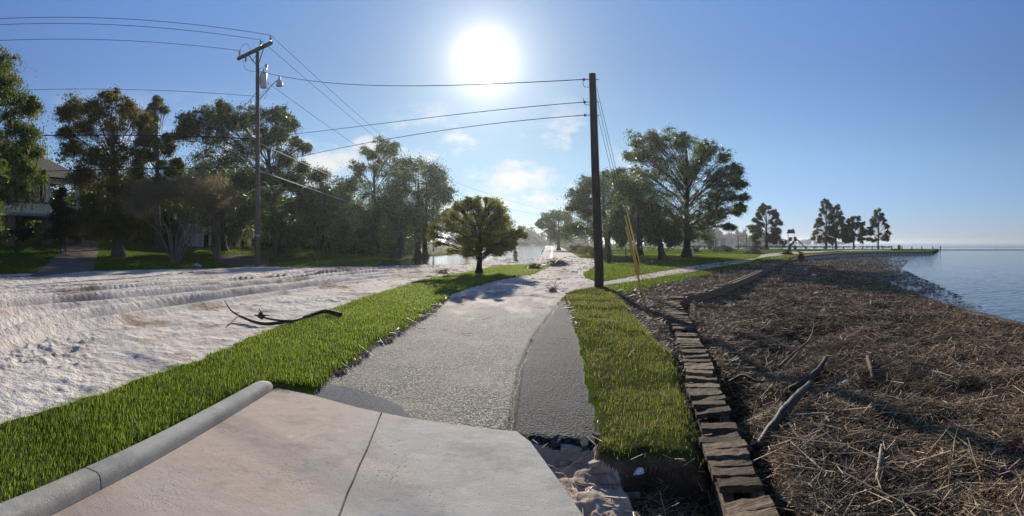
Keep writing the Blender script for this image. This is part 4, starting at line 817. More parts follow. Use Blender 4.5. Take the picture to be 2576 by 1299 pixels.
up_ = np.array([0, 0, 1.0]); toward = -np.array([B1[0], B1[1], 0]) / np.hypot(B1[0], B1[1]); rgt = np.array([-toward[1], toward[0], 0]); rgt = rgt if rgt[0] > 0 else -rgt
p1 = thing(empty('utility_pole', B1), 'tall brown utility pole with crossarm, transformer can and cobra lamp', 'utility pole', 'utility poles')
top1 = np.array([*B1[:2], hz_ + .22])
MB().tube([B1 - up_ * .4, B1 + up_ * 5, top1], [.185, .165, .125], 12).build('pole', M['pole'], p1, True)
MB().tube([B1 + up_ * 2.05, B1 + up_ * 2.13], .182, 12).build('band', M['strap'], p1)
arm = MB().bar(AR, AL, .17, .20).build('crossarm', M['arm_wood'], p1)
cm = np.array([*B1[:2], hz_]); 
for sgn, e in ((1, AR), (-1, AL)):
    MB().bar(cm + (e - cm) * .42 - up_ * .10, cm - up_ * .95 + (e - cm) * .03, .05, .05).build('brace', M['arm_wood'], p1)
ins = [AR + ax * .12, AR + ax * 1.15, AL - ax * .2]
for q in ins: MB().lathe([(.03, 0), (.035, .1), (.085, .12), (.05, .17), (.08, .2), (.05, .25), (.075, .28), (.045, .34), (.06, .38), (.03, .44)], q + up_ * .10, 10).build('insulator', M['porcelain'], p1)
tc = np.array([*B1[:2], 0]) + rgt * .40 + up_ * (D(661, 202, 34.7)[2])
tk = MB().lathe([(.20, -.52), (.225, -.50), (.225, .45), (.215, .50), (.12, .54)], tc, 18).build('transformer', M['tank'], p1, True)
MB().lathe([(.05, 0), (.075, .04), (.045, .08), (.07, .12), (.045, .16), (.06, .2), (.02, .26)], tc + up_ * .53, 9).build('bushing', M['porcelain'], tk)
MB().lathe([(.05, 0), (.05, .12), (.10, .18), (.11, .30), (.06, .36)], tc + up_ * .72 + rgt * .18, 9).build('arrester', M['porcelain'], tk)
MB().box(tc - rgt * .27, (.14, .14, .5)).build('bracket', M['steel'], tk)
L0 = np.array([*B1[:2], D(652, 250, 34.7)[2]]) + rgt * .14; LE = D(703, 203, 34.0)
lm = MB().tube(bez([L0, L0 + (LE - L0) * .45 + up_ * .12, L0 + (LE - L0) * .8 + up_ * .18, LE + up_ * .05], 6), .035, 8).build('lamp_arm', M['steel'], p1, True)
MB().lathe([(.235, -.36), (.23, -.28), (.20, -.10), (.13, .0), (.08, .06), (.075, .22), (.05, .24), (.05, .34)], LE, 18).build('lamp_shade', M['tank'], lm, True)
mb = MB()
def cord(P, r=.012): mb.tube(bez(P, 6), r, 5)
cord([ins[2] + up_ * .2, ins[2] + up_ * .75 - ax * .25, ins[2] + up_ * .7 - ax * .9, ins[2] + up_ * .15 - ax * 1.3])
cord([AL - ax * .6 - up_ * .2, AL - ax * .9 - up_ * .95, cm - up_ * 1.25 + ax * .4, cm - up_ * 1.25, tc + up_ * .9])
cord([cm + ax * .8 - up_ * .1, cm + ax * .6 - up_ * .5, cm + ax * .25 - up_ * .25, cm + ax * .15 - up_ * .9])
cord([tc + rgt * .26 + up_ * .3, tc + rgt * .30 - up_ * .3, tc + rgt * .22 - up_ * .9, L0 + rgt * .3])
cord([L0 + up_ * .2, L0 + up_ * .55 + rgt * .3, L0 + up_ * .62 + rgt * .55, tc - up_ * .5 + rgt * .1])
mb.build('jumper_cable', M['wire'], p1, True)
MB().box(AL - ax * .75 - up_ * .12 + ap * .13, (.10, .10, .5)).build('fuse_cutout', M['porcelain'], p1)
mb = MB()
for k in range(9): mb.tube([B1 + up_ * (6.5 + k * .75) - rgt * .12 * (-1) ** k, B1 + up_ * (6.5 + k * .75) - rgt * .27 * (-1) ** k], .012, 5)
mb.build('climbing_step', M['steel'], p1)
for nm, px, d, H in (('pole', 1090, 100, 13.0), ('pole', 1398, 190, 11.5)):
    b = gnd(px, d); q = thing(empty('utility_pole', b), 'far utility pole nearly hidden in the full twin-trunked oak' if px < 1200 else 'farthest utility pole, behind the oak leaning over the flooded road', 'utility pole', 'utility poles')
    MB().tube([b - up_ * .3, np.array([*b[:2], H + 1.6])], [.17, .12], 8).build('pole', M['pole'], q, True); MB().box((b[0], b[1], H + 1.4), (2.4, .16, .2)).build('crossarm', M['arm_wood'], q)
PA = gnd(1090, 100); PB = gnd(1398, 190); WG = 'overhead lines'
def ext(a, px, py, d, k): e = D(px, py, d); return a + (e - a) * k
I0, I1, I2 = [q + up_ * .52 for q in ins]
line('power_line', 'topmost power line running left from the near end of the crossarm', 'power line', I0, ext(I0, 0, 45, 30.3, 1.9), .05, .016, WG)
line('power_line', 'second power line from the top, running left from mid crossarm', 'power line', I1, ext(I1, 0, 60, 31.3, 1.9), .05, .016, WG)
line('power_line', 'power line running left from the far left end of the crossarm', 'power line', I2, ext(I2, 0, 100, 33.6, 1.9), .05, .016, WG)
n0 = np.array([*B1[:2], D(645, 243, 34.7)[2]]); line('power_line', 'thin neutral line running left from below the transformer can', 'power line', n0, ext(n0, 0, 225, 33.0, 1.7), .1, .014, WG)
c0 = np.array([*B1[:2], D(645, 350, 34.7)[2]]); line('cable', 'thick black cable running left across the rusty cypress', 'cable', c0, ext(c0, 0, 338, 33.2, 1.7), .15, .04, WG)
c1_ = np.array([*B1[:2], D(645, 423, 34.7)[2]]); line('cable', 'lowest cable running left in front of the bare crape myrtle', 'cable', c1_, ext(c1_, 0, 430, 34.5, 1.7), .15, .026, WG)
for q, dx, lb in ((I0, .9, 'line from the near crossarm end running away beside the street'), (I1, 0, 'line from mid crossarm running away beside the street'), (np.array([*B1[:2], D(650, 190, 34.7)[2]]), -.2, 'neutral line running away beside the street below the other two')):
    e = np.array([PA[0] + dx, PA[1], (14.9 if dx >= 0 else 12.6)]); line('power_line', lb, 'power line', q, e, 1.1, .015, WG)
line('power_line', 'far upper line dropping over the hazy oaks to the end of the road', 'power line', np.array([PA[0] + .9, PA[1], 14.6]), np.array([PB[0], PB[1], 13.1]), .9, .02, WG)
line('power_line', 'far lower line dropping over the hazy oaks to the end of the road', 'power line', np.array([PA[0], PA[1], 12.4]), np.array([PB[0], PB[1], 11.2]), .9, .02, WG)
B2 = Gt(1507, 727); B2 = gnd(1507, 18.4); T2 = D(1490, 186, 18.3)
p2 = thing(empty('wooden_post', B2), 'bare dark wooden utility pole without crossarm, between path and lake', 'utility pole', 'utility poles')
MB().tube([B2 - up_ * .4, B2 + up_ * .6, B2 + (T2 - B2) * .5, T2], [.172, .165, .150, .125], 14).build('pole', M['pole_dark'], p2, True)
def on2(py): return B2 + (T2 - B2) * ((725 - py) / 539)
for py in (200, 257, 290):
    q = on2(py); MB().tube([q - [.30, -.05, 0], q + [.22, -.05, 0]], .014, 6).build('through_bolt', M['rust'], p2)
    MB().lathe([(.02, -.05), (.045, -.03), (.03, 0), (.045, .03), (.02, .05)], q - [.30, -.05, 0], 8).build('strain_insulator', M['rust'], p2)
mb = MB()
for q in (on2(205), on2(250)): mb.tube(bez([q - [.35, 0, -.02], q - [.3, 0, .18], q - [.12, .02, .22]], 5), .010, 5)
mb.build('jumper_cable', M['wire'], p2)
line('power_line', 'highest line spanning from the transformer pole to the bare pole', 'power line', np.array([*B1[:2], D(660, 178, 34.7)[2]]), on2(200) - [.3, -.05, 0], .95, .016, WG)
line('power_line', 'middle line spanning to the bare pole below the sun', 'power line', np.array([*B1[:2], D(655, 347, 34.7)[2]]), on2(257) - [.3, -.05, 0], .25, .014, WG)
line('power_line', 'lowest line spanning to the bare pole below the sun', 'power line', np.array([*B1[:2], D(655, 420, 34.7)[2]]), on2(290) - [.3, -.05, 0], -.1, .014, WG)
line('cable', 'pale upper service cable sloping down right into the dark oaks', 'cable', np.array([*B1[:2], D(655, 358, 34.7)[2]]), np.array([PA[0], PA[1], 7.4]), .7, .026, WG)
line('cable', 'pale lower service cable sloping down right into the dark oaks', 'cable', np.array([*B1[:2], D(655, 428, 34.7)[2]]), np.array([PA[0], PA[1], 5.4]), .6, .034, WG)
line('cable', 'short service drop behind the transformer pole into the mossy oak', 'cable', n0 + up_ * .4, D(585, 290, 44), .2, .018, WG)
# guy wires with yellow guards
M['guard'] = pm('yellow_plastic', (.85, .46, .04), (.72, .38, .035), 6, .5, .15, .004, .4)
M['guard_pale'] = pm('faded_yellow_plastic', (.78, .56, .13), (.62, .44, .11), 6, .55, .15, .004, .4)
for py, (ax_, ay_), (t0, t1), m, lb in ((290, (1619, 749), (.005, .36), 'guard', 'lowest, deep orange-yellow guy guard standing in the reeds by the bare pole'), (250, (1622, 748), (.10, .385), 'guard_pale', 'middle, yellow guy guard close against the orange one'), (222, (1629, 744), (.13, .395), 'guard_pale', 'right-hand, pale yellow guy guard standing apart from the other two')):
    a = Gt(ax_, ay_); q = on2(py) + [.14, -.03, 0]
    line('guy_wire', {290: 'shortest guy wire, from the lowest bolt of the bare pole', 250: 'middle guy wire of the bare pole', 222: 'longest guy wire, from highest on the bare pole'}[py], 'guy wire', a - up_ * .2, q, 0, .008, 'guy wires of the bare pole')
    g = thing(MB().tube([a + (q - a) * t0, a + (q - a) * t1], .027, 10).build('guy_guard', M[m], None, True), lb, 'guy guard', 'yellow guards on the guy wires')
# ------------------------------------------------------------ boards, logs and litter along the bulkhead
M['plank'] = pm('weathered_plank', (.38, .285, .195), (.06, .045, .03), 3, .85, 1, .04, .1, stretch=(1.5, 16, 16), detail=8)
_t = M['plank'].node_tree; _b = [n for n in _t.nodes if n.type == 'BSDF_PRINCIPLED'][0]; _l = _b.inputs['Base Color'].links[0].from_socket
_v = N(_t, 'ShaderNodeMapRange'); _t.links.new(N(_t, 'ShaderNodeObjectInfo').outputs['Random'], _v.inputs[0]); _v.inputs[3].default_value = .5; _v.inputs[4].default_value = 1.35
_t.links.new(mixc(_t, 1.0, _l, _v.outputs[0], 'MULTIPLY'), _b.inputs['Base Color'])
M['beam'] = pm('weathered_beam', (.26, .18, .12), (.10, .072, .05), 4, .85, .9, .02, .2, stretch=(4, 4, 8))
bw = bez(np.array(BW), 8)[:, :2]; seg = np.hypot(*np.diff(bw, axis=0).T); cum = np.r_[0, np.cumsum(seg)]
def at(s):
    i = min(max(int(np.searchsorted(cum, s)) - 1, 0), len(bw) - 2); u = (s - cum[i]) / seg[i]; t = (bw[i + 1] - bw[i]) / seg[i]; return bw[i] * (1 - u) + bw[i + 1] * u, t
b0 = np.array([*bw[len(bw) // 2], 0]); walk = thing(empty('timber_bulkhead', b0), 'weathered timber bulkhead with a cap of short cross boards, some missing', 'bulkhead')
_, ar = dpoly(np.array([G(1704,757,-.05)[0], G(1815,1020,-.05)[0], G(1850,1065,-.05)[0], G(1900,1225,-.05)[0], G(1912,1250,-.05)[0], G(2010,1450,-.05)[0]]), np.array([G(1704,757,-.05)[1], G(1815,1020,-.05)[1], G(1850,1065,-.05)[1], G(1900,1225,-.05)[1], G(1912,1250,-.05)[1], G(2010,1450,-.05)[1]]), bw)
s = cum[-1] - .3; npl = 0
while s > ar[0] - 6.0 and npl < 98:
    wd = .115 + .03 * random.random(); gap = (ar[1] < s < ar[2] and random.random() < .6) or (ar[3] < s < ar[4]) or random.random() < .09
    if s < ar[0] and random.random() < .35: gap = True
    if not gap:
        p, t = at(s); nl = np.array([-t[1], t[0]]); nl = nl if nl[0] < 0 else -nl
        if s < ar[0]: nl = np.array([-t[1], t[0]]); nl = nl if nl[1] > 0 else -nl
        ln = .43 - .15 * max(0, (s - ar[0]) / (cum[-1] - ar[0])) + .06 * random.random(); c = p + nl * (.10 + .04 * random.random()); a_ = math.atan2(nl[1], nl[0]) + random.gauss(0, .035)
        zz = (-.045 if s >= ar[0] else .02) + random.gauss(0, .012); tl = random.gauss(0, .05); 
        if random.random() < .05: a_ += random.choice((-.35, .4)); zz -= .04
        m_ = MB(); nx = 7; V = []
        for i in range(nx + 1):
            x = (i / nx - .5) * ln
            e0 = random.gauss(0, .004); e1 = random.gauss(0, .004)
            for (yy, z_) in ((-wd / 2 + e0, 0), (wd / 2 + e1, 0), (wd / 2 + e1, -.05), (-wd / 2 + e0, -.05)): V.append((x * math.cos(a_) - yy * math.sin(a_) + c[0], x * math.sin(a_) + yy * math.cos(a_) + c[1], zz + z_ + x * tl + random.gauss(0, .003)))
        Q = [[i * 4 + j, i * 4 + (j + 1) % 4, i * 4 + 4 + (j + 1) % 4, i * 4 + 4 + j] for i in range(nx) for j in range(4)] + [[0, 3, 2, 1], [nx * 4, nx * 4 + 1, nx * 4 + 2, nx * 4 + 3]]
        o = link_mesh('plank', V, [], Q, M['plank'], walk); npl += 1
    s -= wd + random.choice((.03, .04, .06) if s < ar[2] else (.02, .028, .035))
for off_, nm in ((.0, 'face_beam'), (.22, 'rear_beam')):
    m_ = MB(); ss = np.linspace(0, cum[-1], 60); pp = []
    for q in ss:
        p, t = at(q); nl = np.array([-t[1], t[0]]); nl = nl if nl @ np.array([-1, .9]) > 0 else -nl
        pp.append(np.r_[p + nl * (off_ - (.02 if q >= ar[0] else .07)), -.225 if q >= ar[0] else -.13])
    for a, b in zip(pp[:-1], pp[1:]): m_.bar(a, b + (b - a) * .02, .09, .15 if a[2] < -.15 else .26)
    m_.build(nm, M['beam'], walk)
m_ = MB()
for q in np.arange(.3, cum[-1], 1.6):
    p, t = at(q); m_.tube([[p[0], p[1], -1.1], [p[0], p[1], -.14]], .07, 8)
m_.build('pile', M['beam'], walk)
M['log'] = pm('wet_log', (.075, .056, .042), (.03, .024, .018), 5, .7, .8, .03, .35, stretch=(1, 1, 1))
M['pale_stick'] = pm('bleached_stick', (.36, .27, .18), (.22, .16, .11), 6, .7, .4, .01)
def lay(name, label, cat, pts_, r, m, n=8, lift=None, group=None):
    P = []
    for k, (px, py) in enumerate(pts_):
        p = Gt(px, py); p[2] += (lift[k] if lift else 0) + r[min(k, len(r) - 1)] * .6; P.append(p)
    P = bez(P, 6); rad = np.interp(np.linspace(0, 1, len(P)), np.linspace(0, 1, len(r)), r) * (1 + .08 * rng.normal(0, 1, len(P)))
    return thing(MB().tube(P, rad, n).build(name, m, None, True), label, cat, group)
lay('driftwood_log', 'thick dark log leaning out of the reeds against the boards', 'log', [(1908,1150),(1950,1090),(2000,1030),(2040,992)], [.062, .058, .05, .038], M['log'], 10, [.02, .05, .08, .12])
lay('driftwood_log', 'shorter crooked dark log lying beyond the thick one in the reeds', 'log', [(1985,996),(2025,985),(2060,960),(2080,925)], [.03, .045, .04, .028], M['log'], 8, [.05, .10, .14, .12])
lay('dark_branch', 'thin dark crooked branch lying against the boards beyond the logs', 'branch', [(1835,985),(1870,975),(1905,985),(1950,972)], [.02, .024, .018, .008], M['log'], 7, [.10, .14, .12, .08])
lay('dark_branch', 'dark twisted branch rising from the hollow behind the two logs', 'branch', [(1960,940),(1990,915),(2035,880),(2048,842)], [.022, .02, .016, .007], M['log'], 7, [.08, .12, .16, .20])
def chunk(c, s, seed):
    g = np.random.default_rng(seed); V = np.array([[x, y, z] for z in (-.5, .5) for x, y in ((-.5, -.4), (.1, -.55), (.55, -.2), (.5, .4), (-.1, .5), (-.55, .25))]) * s * (.8 + .4 * g.random((12, 3))) ; a = g.random() * 6.28
    V = V @ np.array([[math.cos(a), math.sin(a), 0], [-math.sin(a), math.cos(a), 0], [0, 0, 1]]); t = g.normal(0, .18, 2); V[:, 2] += V[:, 0] * t[0] + V[:, 1] * t[1]
    return V + c, [[6, 6 + i, 7 + i] for i in range(1, 5)] + [[0, i + 1, i] for i in range(1, 5)], [[i, (i + 1) % 6, 6 + (i + 1) % 6, 6 + i] for i in range(6)]
M['rubble'] = pm('crumbled_concrete', (.46, .38, .31), (.28, .22, .175), 14, .95, 1, .01, .1, world=True, detail=8)
M['asphalt_lump'] = pm('broken_asphalt', (.09, .09, .095), (.03, .03, .034), 30, .9, 1, .008, .2, world=True)
for k, (px, py, s, lb) in enumerate([(1440, 1135, (.20, .13, .07), 'largest pale concrete chunk below the broken end of the dark asphalt'), (1420, 1165, (.13, .10, .06), 'pale concrete chunk tight against the corner of the slab'), (1500, 1168, (.15, .10, .06), 'pale concrete chunk by the tip of the scruffy grass'), (1545, 1215, (.14, .11, .06), 'pale chunk on the rim of the dark washed-out hole, upper one'), (1590, 1255, (.13, .09, .06), 'pale chunk on the rim of the dark washed-out hole, lower one'), (1460, 1215, (.09, .08, .04), 'small pale chunk in the middle of the pink washed sand'), (1530, 1275, (.11, .09, .05), 'pale chunk in the pink washed sand at the bottom edge')]):
    p = Gt(px, py); thing(link_mesh('concrete_rubble', *chunk(p - up_ * s[2] * .05, (s[0] * .8, s[1] * .8, s[2] * .6), k), M['rubble']), lb, 'rubble', 'broken rubble beside the slab')
for k, (px, py, s, lb) in enumerate([(1400, 1112, (.12, .09, .06), 'black asphalt lump broken off at the left of the dark strip end'), (1470, 1120, (.15, .08, .06), 'black asphalt lump broken off at the middle of the dark strip end'), (1505, 1098, (.10, .08, .05), 'black asphalt lump at the right corner of the dark strip end')]):
    p = Gt(px, py); thing(link_mesh('asphalt_rubble', *chunk(p, (s[0] * .8, s[1] * .8, s[2] * .6), 30 + k), M['asphalt_lump']), lb, 'rubble', 'broken rubble beside the slab')
lay('bleached_pole', 'long thin bleached pole lying in the dark hollow of the reeds', 'pole', [(1902,1020),(2010,902)], [.012, .009], M['pale_stick'], 6, [.05, .12])
lay('broken_stick', 'thick pale stick upright in view near the right bottom of the reed mat', 'stick', [(2205,1225),(2212,1180),(2218,1140)], [.016, .016, .013], M['pale_stick'], 7, [.02, .04, .06])
lay('broken_stick', 'short thick stick lying in the reeds below the white bag', 'stick', [(1860,1290),(1880,1260),(1905,1225)], [.016, .015, .012], M['pale_stick'], 7, [.02, .03, .05])
lay('splintered_board', 'grey splintered board lying half buried in the middle of the reeds', 'board', [(2182,905),(2190,935),(2198,960)], [.035, .04, .03], M['plank'], 4, [.02, .02, .01])
def blob_(c, s):
    rg = np.random.default_rng(4); a, b = 7, 9; V = [np.array([math.sin(math.pi * i / a) * math.cos(6.2832 * j / b), math.sin(math.pi * i / a) * math.sin(6.2832 * j / b), .7 * math.cos(math.pi * i / a)]) * s * (.6 + .6 * rg.random()) + c for i in range(a + 1) for j in range(b)]
    return V, [], [[i * b + j, (i + 1) * b + j, (i + 1) * b + (j + 1) % b, i * b + (j + 1) % b] for i in range(a) for j in range(b)]
def tall(px, py, dpx, pz): 
    """a point standing above the ground at the distance of a ground position"""
    g = Gt(px, py); d = math.hypot(g[0], g[1]); return D(dpx, pz, d)
g0 = [Gt(572,824), Gt(600,808), Gt(650,822), Gt(700,820), Gt(760,806), Gt(815,796), Gt(858,800)]
for q, h in zip(g0, (.02, .10, .06, .05, .05, .10, .06)): q[2] += h
bt = thing(empty('driftwood_branch', Gt(700, 818)), 'forked dark driftwood branch lying on the white sand beside the grass', 'branch')
mb = MB(); mb.tube(bez(g0[1:], 6), np.interp(np.linspace(0, 1, 31), [0, .3, 1], [.022, .032, .05]), 8)
mb.tube(bez([g0[1], g0[1] + (tall(600, 808, 580, 780) - g0[1]), tall(600, 808, 565, 757)], 6), np.linspace(.022, .008, 13), 7)
mb.tube(bez([g0[1], g0[0]], 6), np.linspace(.02, .010, 7), 6)
mb.tube(bez([tall(655,815,640,793), tall(660,818,680,803), tall(720,818,725,808), g0[4]], 6), np.linspace(.014, .032, 19), 7)
mb.tube(bez([g0[4], tall(770,806,757,792)], 6), np.linspace(.012, .005, 7), 5)
mb.build('limb', M['log'], bt, True)
rk = MB(); a = tall(660, 815, 658, 795); rk.add(*blob_(a, .085))
for _ in range(9):
    v = rng.normal(0, 1, 3) * [.075, .075, .05]; rk.tube([a, a + v * .6, a + v * 1.2 + rng.normal(0, .02, 3)], [.022, .012, .004], 5)
rk.build('root_knot', M['log'], bt, True)
def blob(c, s, n=2, seed=0, sq=(1, 1, .7)):
    """crumpled closed shape"""
    rg = np.random.default_rng(seed); V, T, Q = [], [], []; a, b = 9, 12
    for i in range(a + 1):
        for j in range(b):
            f = math.pi * i / a; g = 2 * math.pi * j / b; k = .62 + .55 * rg.random() ** 1.4; V.append(np.array([math.sin(f) * math.cos(g), math.sin(f) * math.sin(g), math.cos(f)]) * np.array(sq) * s * k + c)
    for i in range(a):
        for j in range(b): Q.append([i * b + j, (i + 1) * b + j, (i + 1) * b + (j + 1) % b, i * b + (j + 1) % b])
    return V, T, Q
M['bag'] = pm('white_plastic', (.78, .80, .82), (.62, .64, .68), 6, .4, .3, .01, .5)
M['foam'] = pm('dirty_foam', (.62, .62, .56), (.45, .45, .40), 8, .8, .2, .01)
for k, (px, py, s, lb) in enumerate([(2314, 1238, .034, 'crumpled white plastic bag in the reeds at the bottom right'), (1606, 1212, .045, 'white plastic scrap in the dark washed-out hole by the grass'), (2047, 695, .15, 'white bag on the reed mat, nearest the lake edge'), (2054, 741, .10, 'small white bag in the middle distance of the reed mat'), (2027, 680, .12, 'whitish scrap on the reed mat beyond the other bags'), (1728, 700, .08, 'round white scrap on the bank behind the yellow guards'), (1734, 706, .08, 'flattened pale cup lying just in front of the round white scrap'), (1677, 714, .08, 'white tub lying on the bank nearest the yellow guards'), (1884, 640, .30, 'white sheet of plastic by the debris heap in the park'), (2129, 967, .05, 'pale crushed can end among the reeds beyond the logs')]):
    p = Gt(px, py); thing(link_mesh('plastic_litter', *blob(p + up_ * s * .35, s, 2, k, (1.2, .9, .6)), M['bag']), lb, 'litter', 'white litter among the reeds')
p = Gt(1832, 1253); thing(MB().box((p[0], p[1], -.22), (.16, .12, .10), .3).build('foam_block', M['foam'], None), 'dirty white foam block wedged in the gap between the boards', 'foam block')
M['bottle'] = pm('blue_plastic', (.22, .48, .62), (.18, .40, .55), 5, .3, 0)
p = Gt(500, 675.5); bo = thing(empty('plastic_bottle', p), 'pale blue plastic bottle lying at the far edge of the sand', 'bottle')
MB().tube([p + [-.22, 0, .22], p + [-.18, 0, .21], p + [.16, .0, .10]], [.07, .105, .10], 10).build('body', M['bottle'], bo, True); MB().tube([p + [-.30, 0, .25], p + [-.22, 0, .22]], .04, 8).build('cap', M['white'], bo)
# heaps of wrack
def heap(label, px, py, wpx, h, n, rot=0.0, cat='debris heap', name='debris_heap', group='heaps of washed-up debris'):
    p = Gt(px, py); d = math.hypot(p[0], p[1]); w_ = wpx * d / F / 2; m = n; u = rng.normal(0, .42, m) * w_; v = rng.normal(0, .30, m) * min(w_, 1.2)
    z = h * np.exp(-(u / w_ / .8) ** 2) * rng.random(m); a = (px - CX) / F
    P = np.c_[p[0] + u * math.cos(a) + v * math.sin(a), p[1] - u * math.sin(a) + v * math.cos(a), 0 * u]; P[:, 2] = ztv(P[:, 0], P[:, 1]) + z
    mb = MB(); mb.add(*straws(P, np.full(m, d), .15, .8, .006, .35)); V, T, Q = blob(p + up_ * h * .15, 1, 2, int(px), (w_ * .8, min(w_, 1.0) * .45, h * .62)); mb.add(V, T, Q)
    return thing(mb.build(name, M['straw'], None), label, cat, group)
heap('long dark heap of reeds and sticks across the sandy road', 1402, 668, 66, .42, 420)
heap('small ragged heap of sticks at the end of the grass verge', 1345, 676, 40, .30, 200)
heap('dark driftwood slab lying on the sand left of the small cypress', 1117, 689, 46, .17, 60)
heap('small clump of wet reeds on the sand in front of the bare pole', 1392, 734, 26, .10, 60)
heap('low brown heap by the wire fence in the park', 1632, 668, 24, .25, 120)
heap('big dark hedge-like heap on the lawn beside the round oak', 1818, 634, 95, 1.1, 600)
heap('light brown heap of reeds in the park by the white sheet', 1896, 640, 60, .8, 420)
heap('dark heap beneath the swings', 1900, 628, 66, .9, 300)
heap('dark heap on the lawn near the bend of the bulkhead', 1980, 641, 34, .6, 220)
heap('clump of reeds where the boards meet the sheet piling', 2015, 652, 26, .7, 220)
# fallen tree with its root plate
p = Gt(1752, 634); ft = thing(empty('uprooted_stump', p), 'dark uprooted stump with twisted roots under the round oak', 'stump')
mb = MB()
for k in range(26):
    v = rng.normal(0, 1, 3) * [1.0, .6, .8] + [0, 0, .5]; v[2] = abs(v[2]); mb.tube(bez([p, p + v * .5 + rng.normal(0, .1, 3), p + v * 1.1 + rng.normal(0, .25, 3) - [0, 0, .3]], 4), np.linspace(.13, .02, 9), 5)
mb.build('roots', BARK['dark'], ft, True)
# ------------------------------------------------------------ bulkhead of sheet piling, seawall posts, drowned pier
M['sheet'] = pm('pale_sheet_pile', (.52, .53, .52), (.36, .37, .36), 2, .6, .2, .01, .4)
pl = np.array(PILE)[:, :2]; plb = bez(np.c_[pl, np.zeros(len(pl))], 10)[:, :2]; sg = np.hypot(*np.diff(plb, axis=0).T); cu = np.r_[0, np.cumsum(sg)]
V = []; ss = np.arange(0, cu[-1], .225)
for k, q in enumerate(ss):
    i = min(int(np.searchsorted(cu, q)), len(sg)) - 1; i = max(i, 0); u = (q - cu[i]) / sg[i]; p = plb[i] * (1 - u) + plb[i + 1] * u; t = (plb[i + 1] - plb[i]) / sg[i]; nn = np.array([t[1], -t[0]]); p = p + nn * (.16 if (k // 2) % 2 else -.16)
    V += [(p[0], p[1], -1.4), (p[0], p[1], -.06)]
sp = thing(empty('sheet_pile_wall', (*plb[len(plb) // 2], -.6)), 'pale corrugated sheet-pile bulkhead edging the lawn along the lake', 'bulkhead')
link_mesh('sheet', V, [], [[2 * i, 2 * i + 2, 2 * i + 3, 2 * i + 1] for i in range(len(ss) - 1)], M['sheet'], sp)
mb = MB()
for a, b in zip(plb[:-1], plb[1:]): mb.bar(np.r_[a, -.0], np.r_[b, -.0], .5, .16)
mb.build('cap', M['beam'], sp)
POST = [1751.6, 1772.8, 1794.8, 1837.8, 1859, 1905, 2002, 2026.8, 2048, 2073, 2122, 2146, 2169.6, 2194, 2221, 2243.6, 2269, 2294, 2318.8, 2346.6, 2365]
proto = None
side_ = ['between the pergola and the swings', 'by the play tower', 'behind the lakeside trees', 'on the open point at the right']
for k, px in enumerate(POST):
    b = gnd(px, 147); b[2] = max(b[2], -.6)
    if proto is None:
        proto = empty('seawall_post', b); MB().tube([b - up_ * .4, b + up_ * 1.15], .17, 8).build('shaft', M['pole'], proto, True); MB().lathe([(.19, 1.12), (.19, 1.2), (.02, 1.36)], b, 8).build('cap', M['arm_wood'], proto); o = proto
    else: o = copy_tree(proto); o.location = b
    thing(o, ('last seawall post on the right, tilted a little outward' if k == len(POST) - 1 else 'round wooden seawall post ' + (side_[0] if px < 1880 else side_[1] if px < 2060 else side_[2] if px < 2230 else side_[3])), 'post', 'seawall posts ' + (side_[0] if px < 1880 else side_[1] if px < 2060 else side_[2] if px < 2230 else side_[3]))
    if k == len(POST) - 1: o.rotation_euler = (0, R(4), 0)
mb = MB(); rs = np.linspace(1735, 2250, 120); pr = [gnd(x, 147.6) for x in rs]
fz = thing(empty('wire_rail_fence', pr[60]), 'low rail fence hung with dead weed along the far seawall', 'fence')
for h in (.35, .70):
    m_ = MB(); m_.tube([p * [1, 1, 0] + up_ * h for p in pr], .03, 4); m_.build('rail', M['steel'], fz)
for x in np.arange(1990, 2250, 21.0): q = gnd(x, 147.6); MB().tube([q * [1, 1, 0] - up_ * .2, q * [1, 1, 0] + up_ * .95], .04, 6).build('post', M['steel'], fz)
P = []; 
for x in rng.uniform(1735, 2245, 2600):
    if (x > 2010 and rng.random() < .55) or (1835 < x < 1850): continue
    q = gnd(x, 147.5); P.append([q[0], q[1], .28 + .5 * rng.random() ** .8 * (1 if x < 2010 else .9)])
P = np.array(P); w_ = link_mesh('hanging_weed', *straws(P, np.full(len(P), 147.0), .2, .9, .03, .5), M['straw'], fz); w_['kind'] = 'stuff'
a0, a1 = (2352 - CX) / F, (2760 - CX) / F; aa = np.linspace(a0, a1, 30); pier = thing(empty('drowned_pier', (160 * math.sin(a0), 160 * math.cos(a0), -.6)), 'drowned pier far out at the right with a thin rail above the water', 'pier')
P = [np.array([165 * math.sin(a), 165 * math.cos(a), 0]) for a in aa]
MB().tube([p + up_ * .34 for p in P], .05, 5).build('rail', M['rust'], pier)
mb = MB()
for a, b in zip(P[:-1], P[1:]): mb.bar(a + up_ * -.56, b + up_ * -.56, .5, .22)
mb.build('deck_edge', M['beam'], pier)
for p in P[2::9]: MB().tube([p - up_ * 1.2, p + up_ * .34], .04, 5).build('post', M['rust'], pier)
a = G(2429, 782, LAKE_Z + .1); b = G(2640, 826, LAKE_Z + .1); thing(MB().bar(a - up_ * .08, b - up_ * .08, .12, .16).build('timber_beam', M['log'], None), 'brown waterlogged timber beam along the lake edge of the reed mat', 'timber')
p = Gt(2262, 629); thing(MB().lathe([(.42, 0), (.45, .1), (.45, .95), (.47, 1.0), (.3, 1.08)], gnd(2262, 139), 8).build('trash_bin', pm('tan_bin', (.42, .28, .14), None, 4, .7), None), 'tan litter bin standing on the lawn behind the sheet-pile wall', 'bin')
p = gnd(2103 - 9, 140); sgn_ = thing(empty('notice_board', p), 'small notice board on a post between two lakeside trunks', 'sign'); MB().tube([p - up_ * .2, p + up_ * 2.0], .06, 6).build('post', M['pole'], sgn_); MB().box(p + up_ * 1.75, (.8, .08, 1.0)).build('board', M['arm_wood'], sgn_)
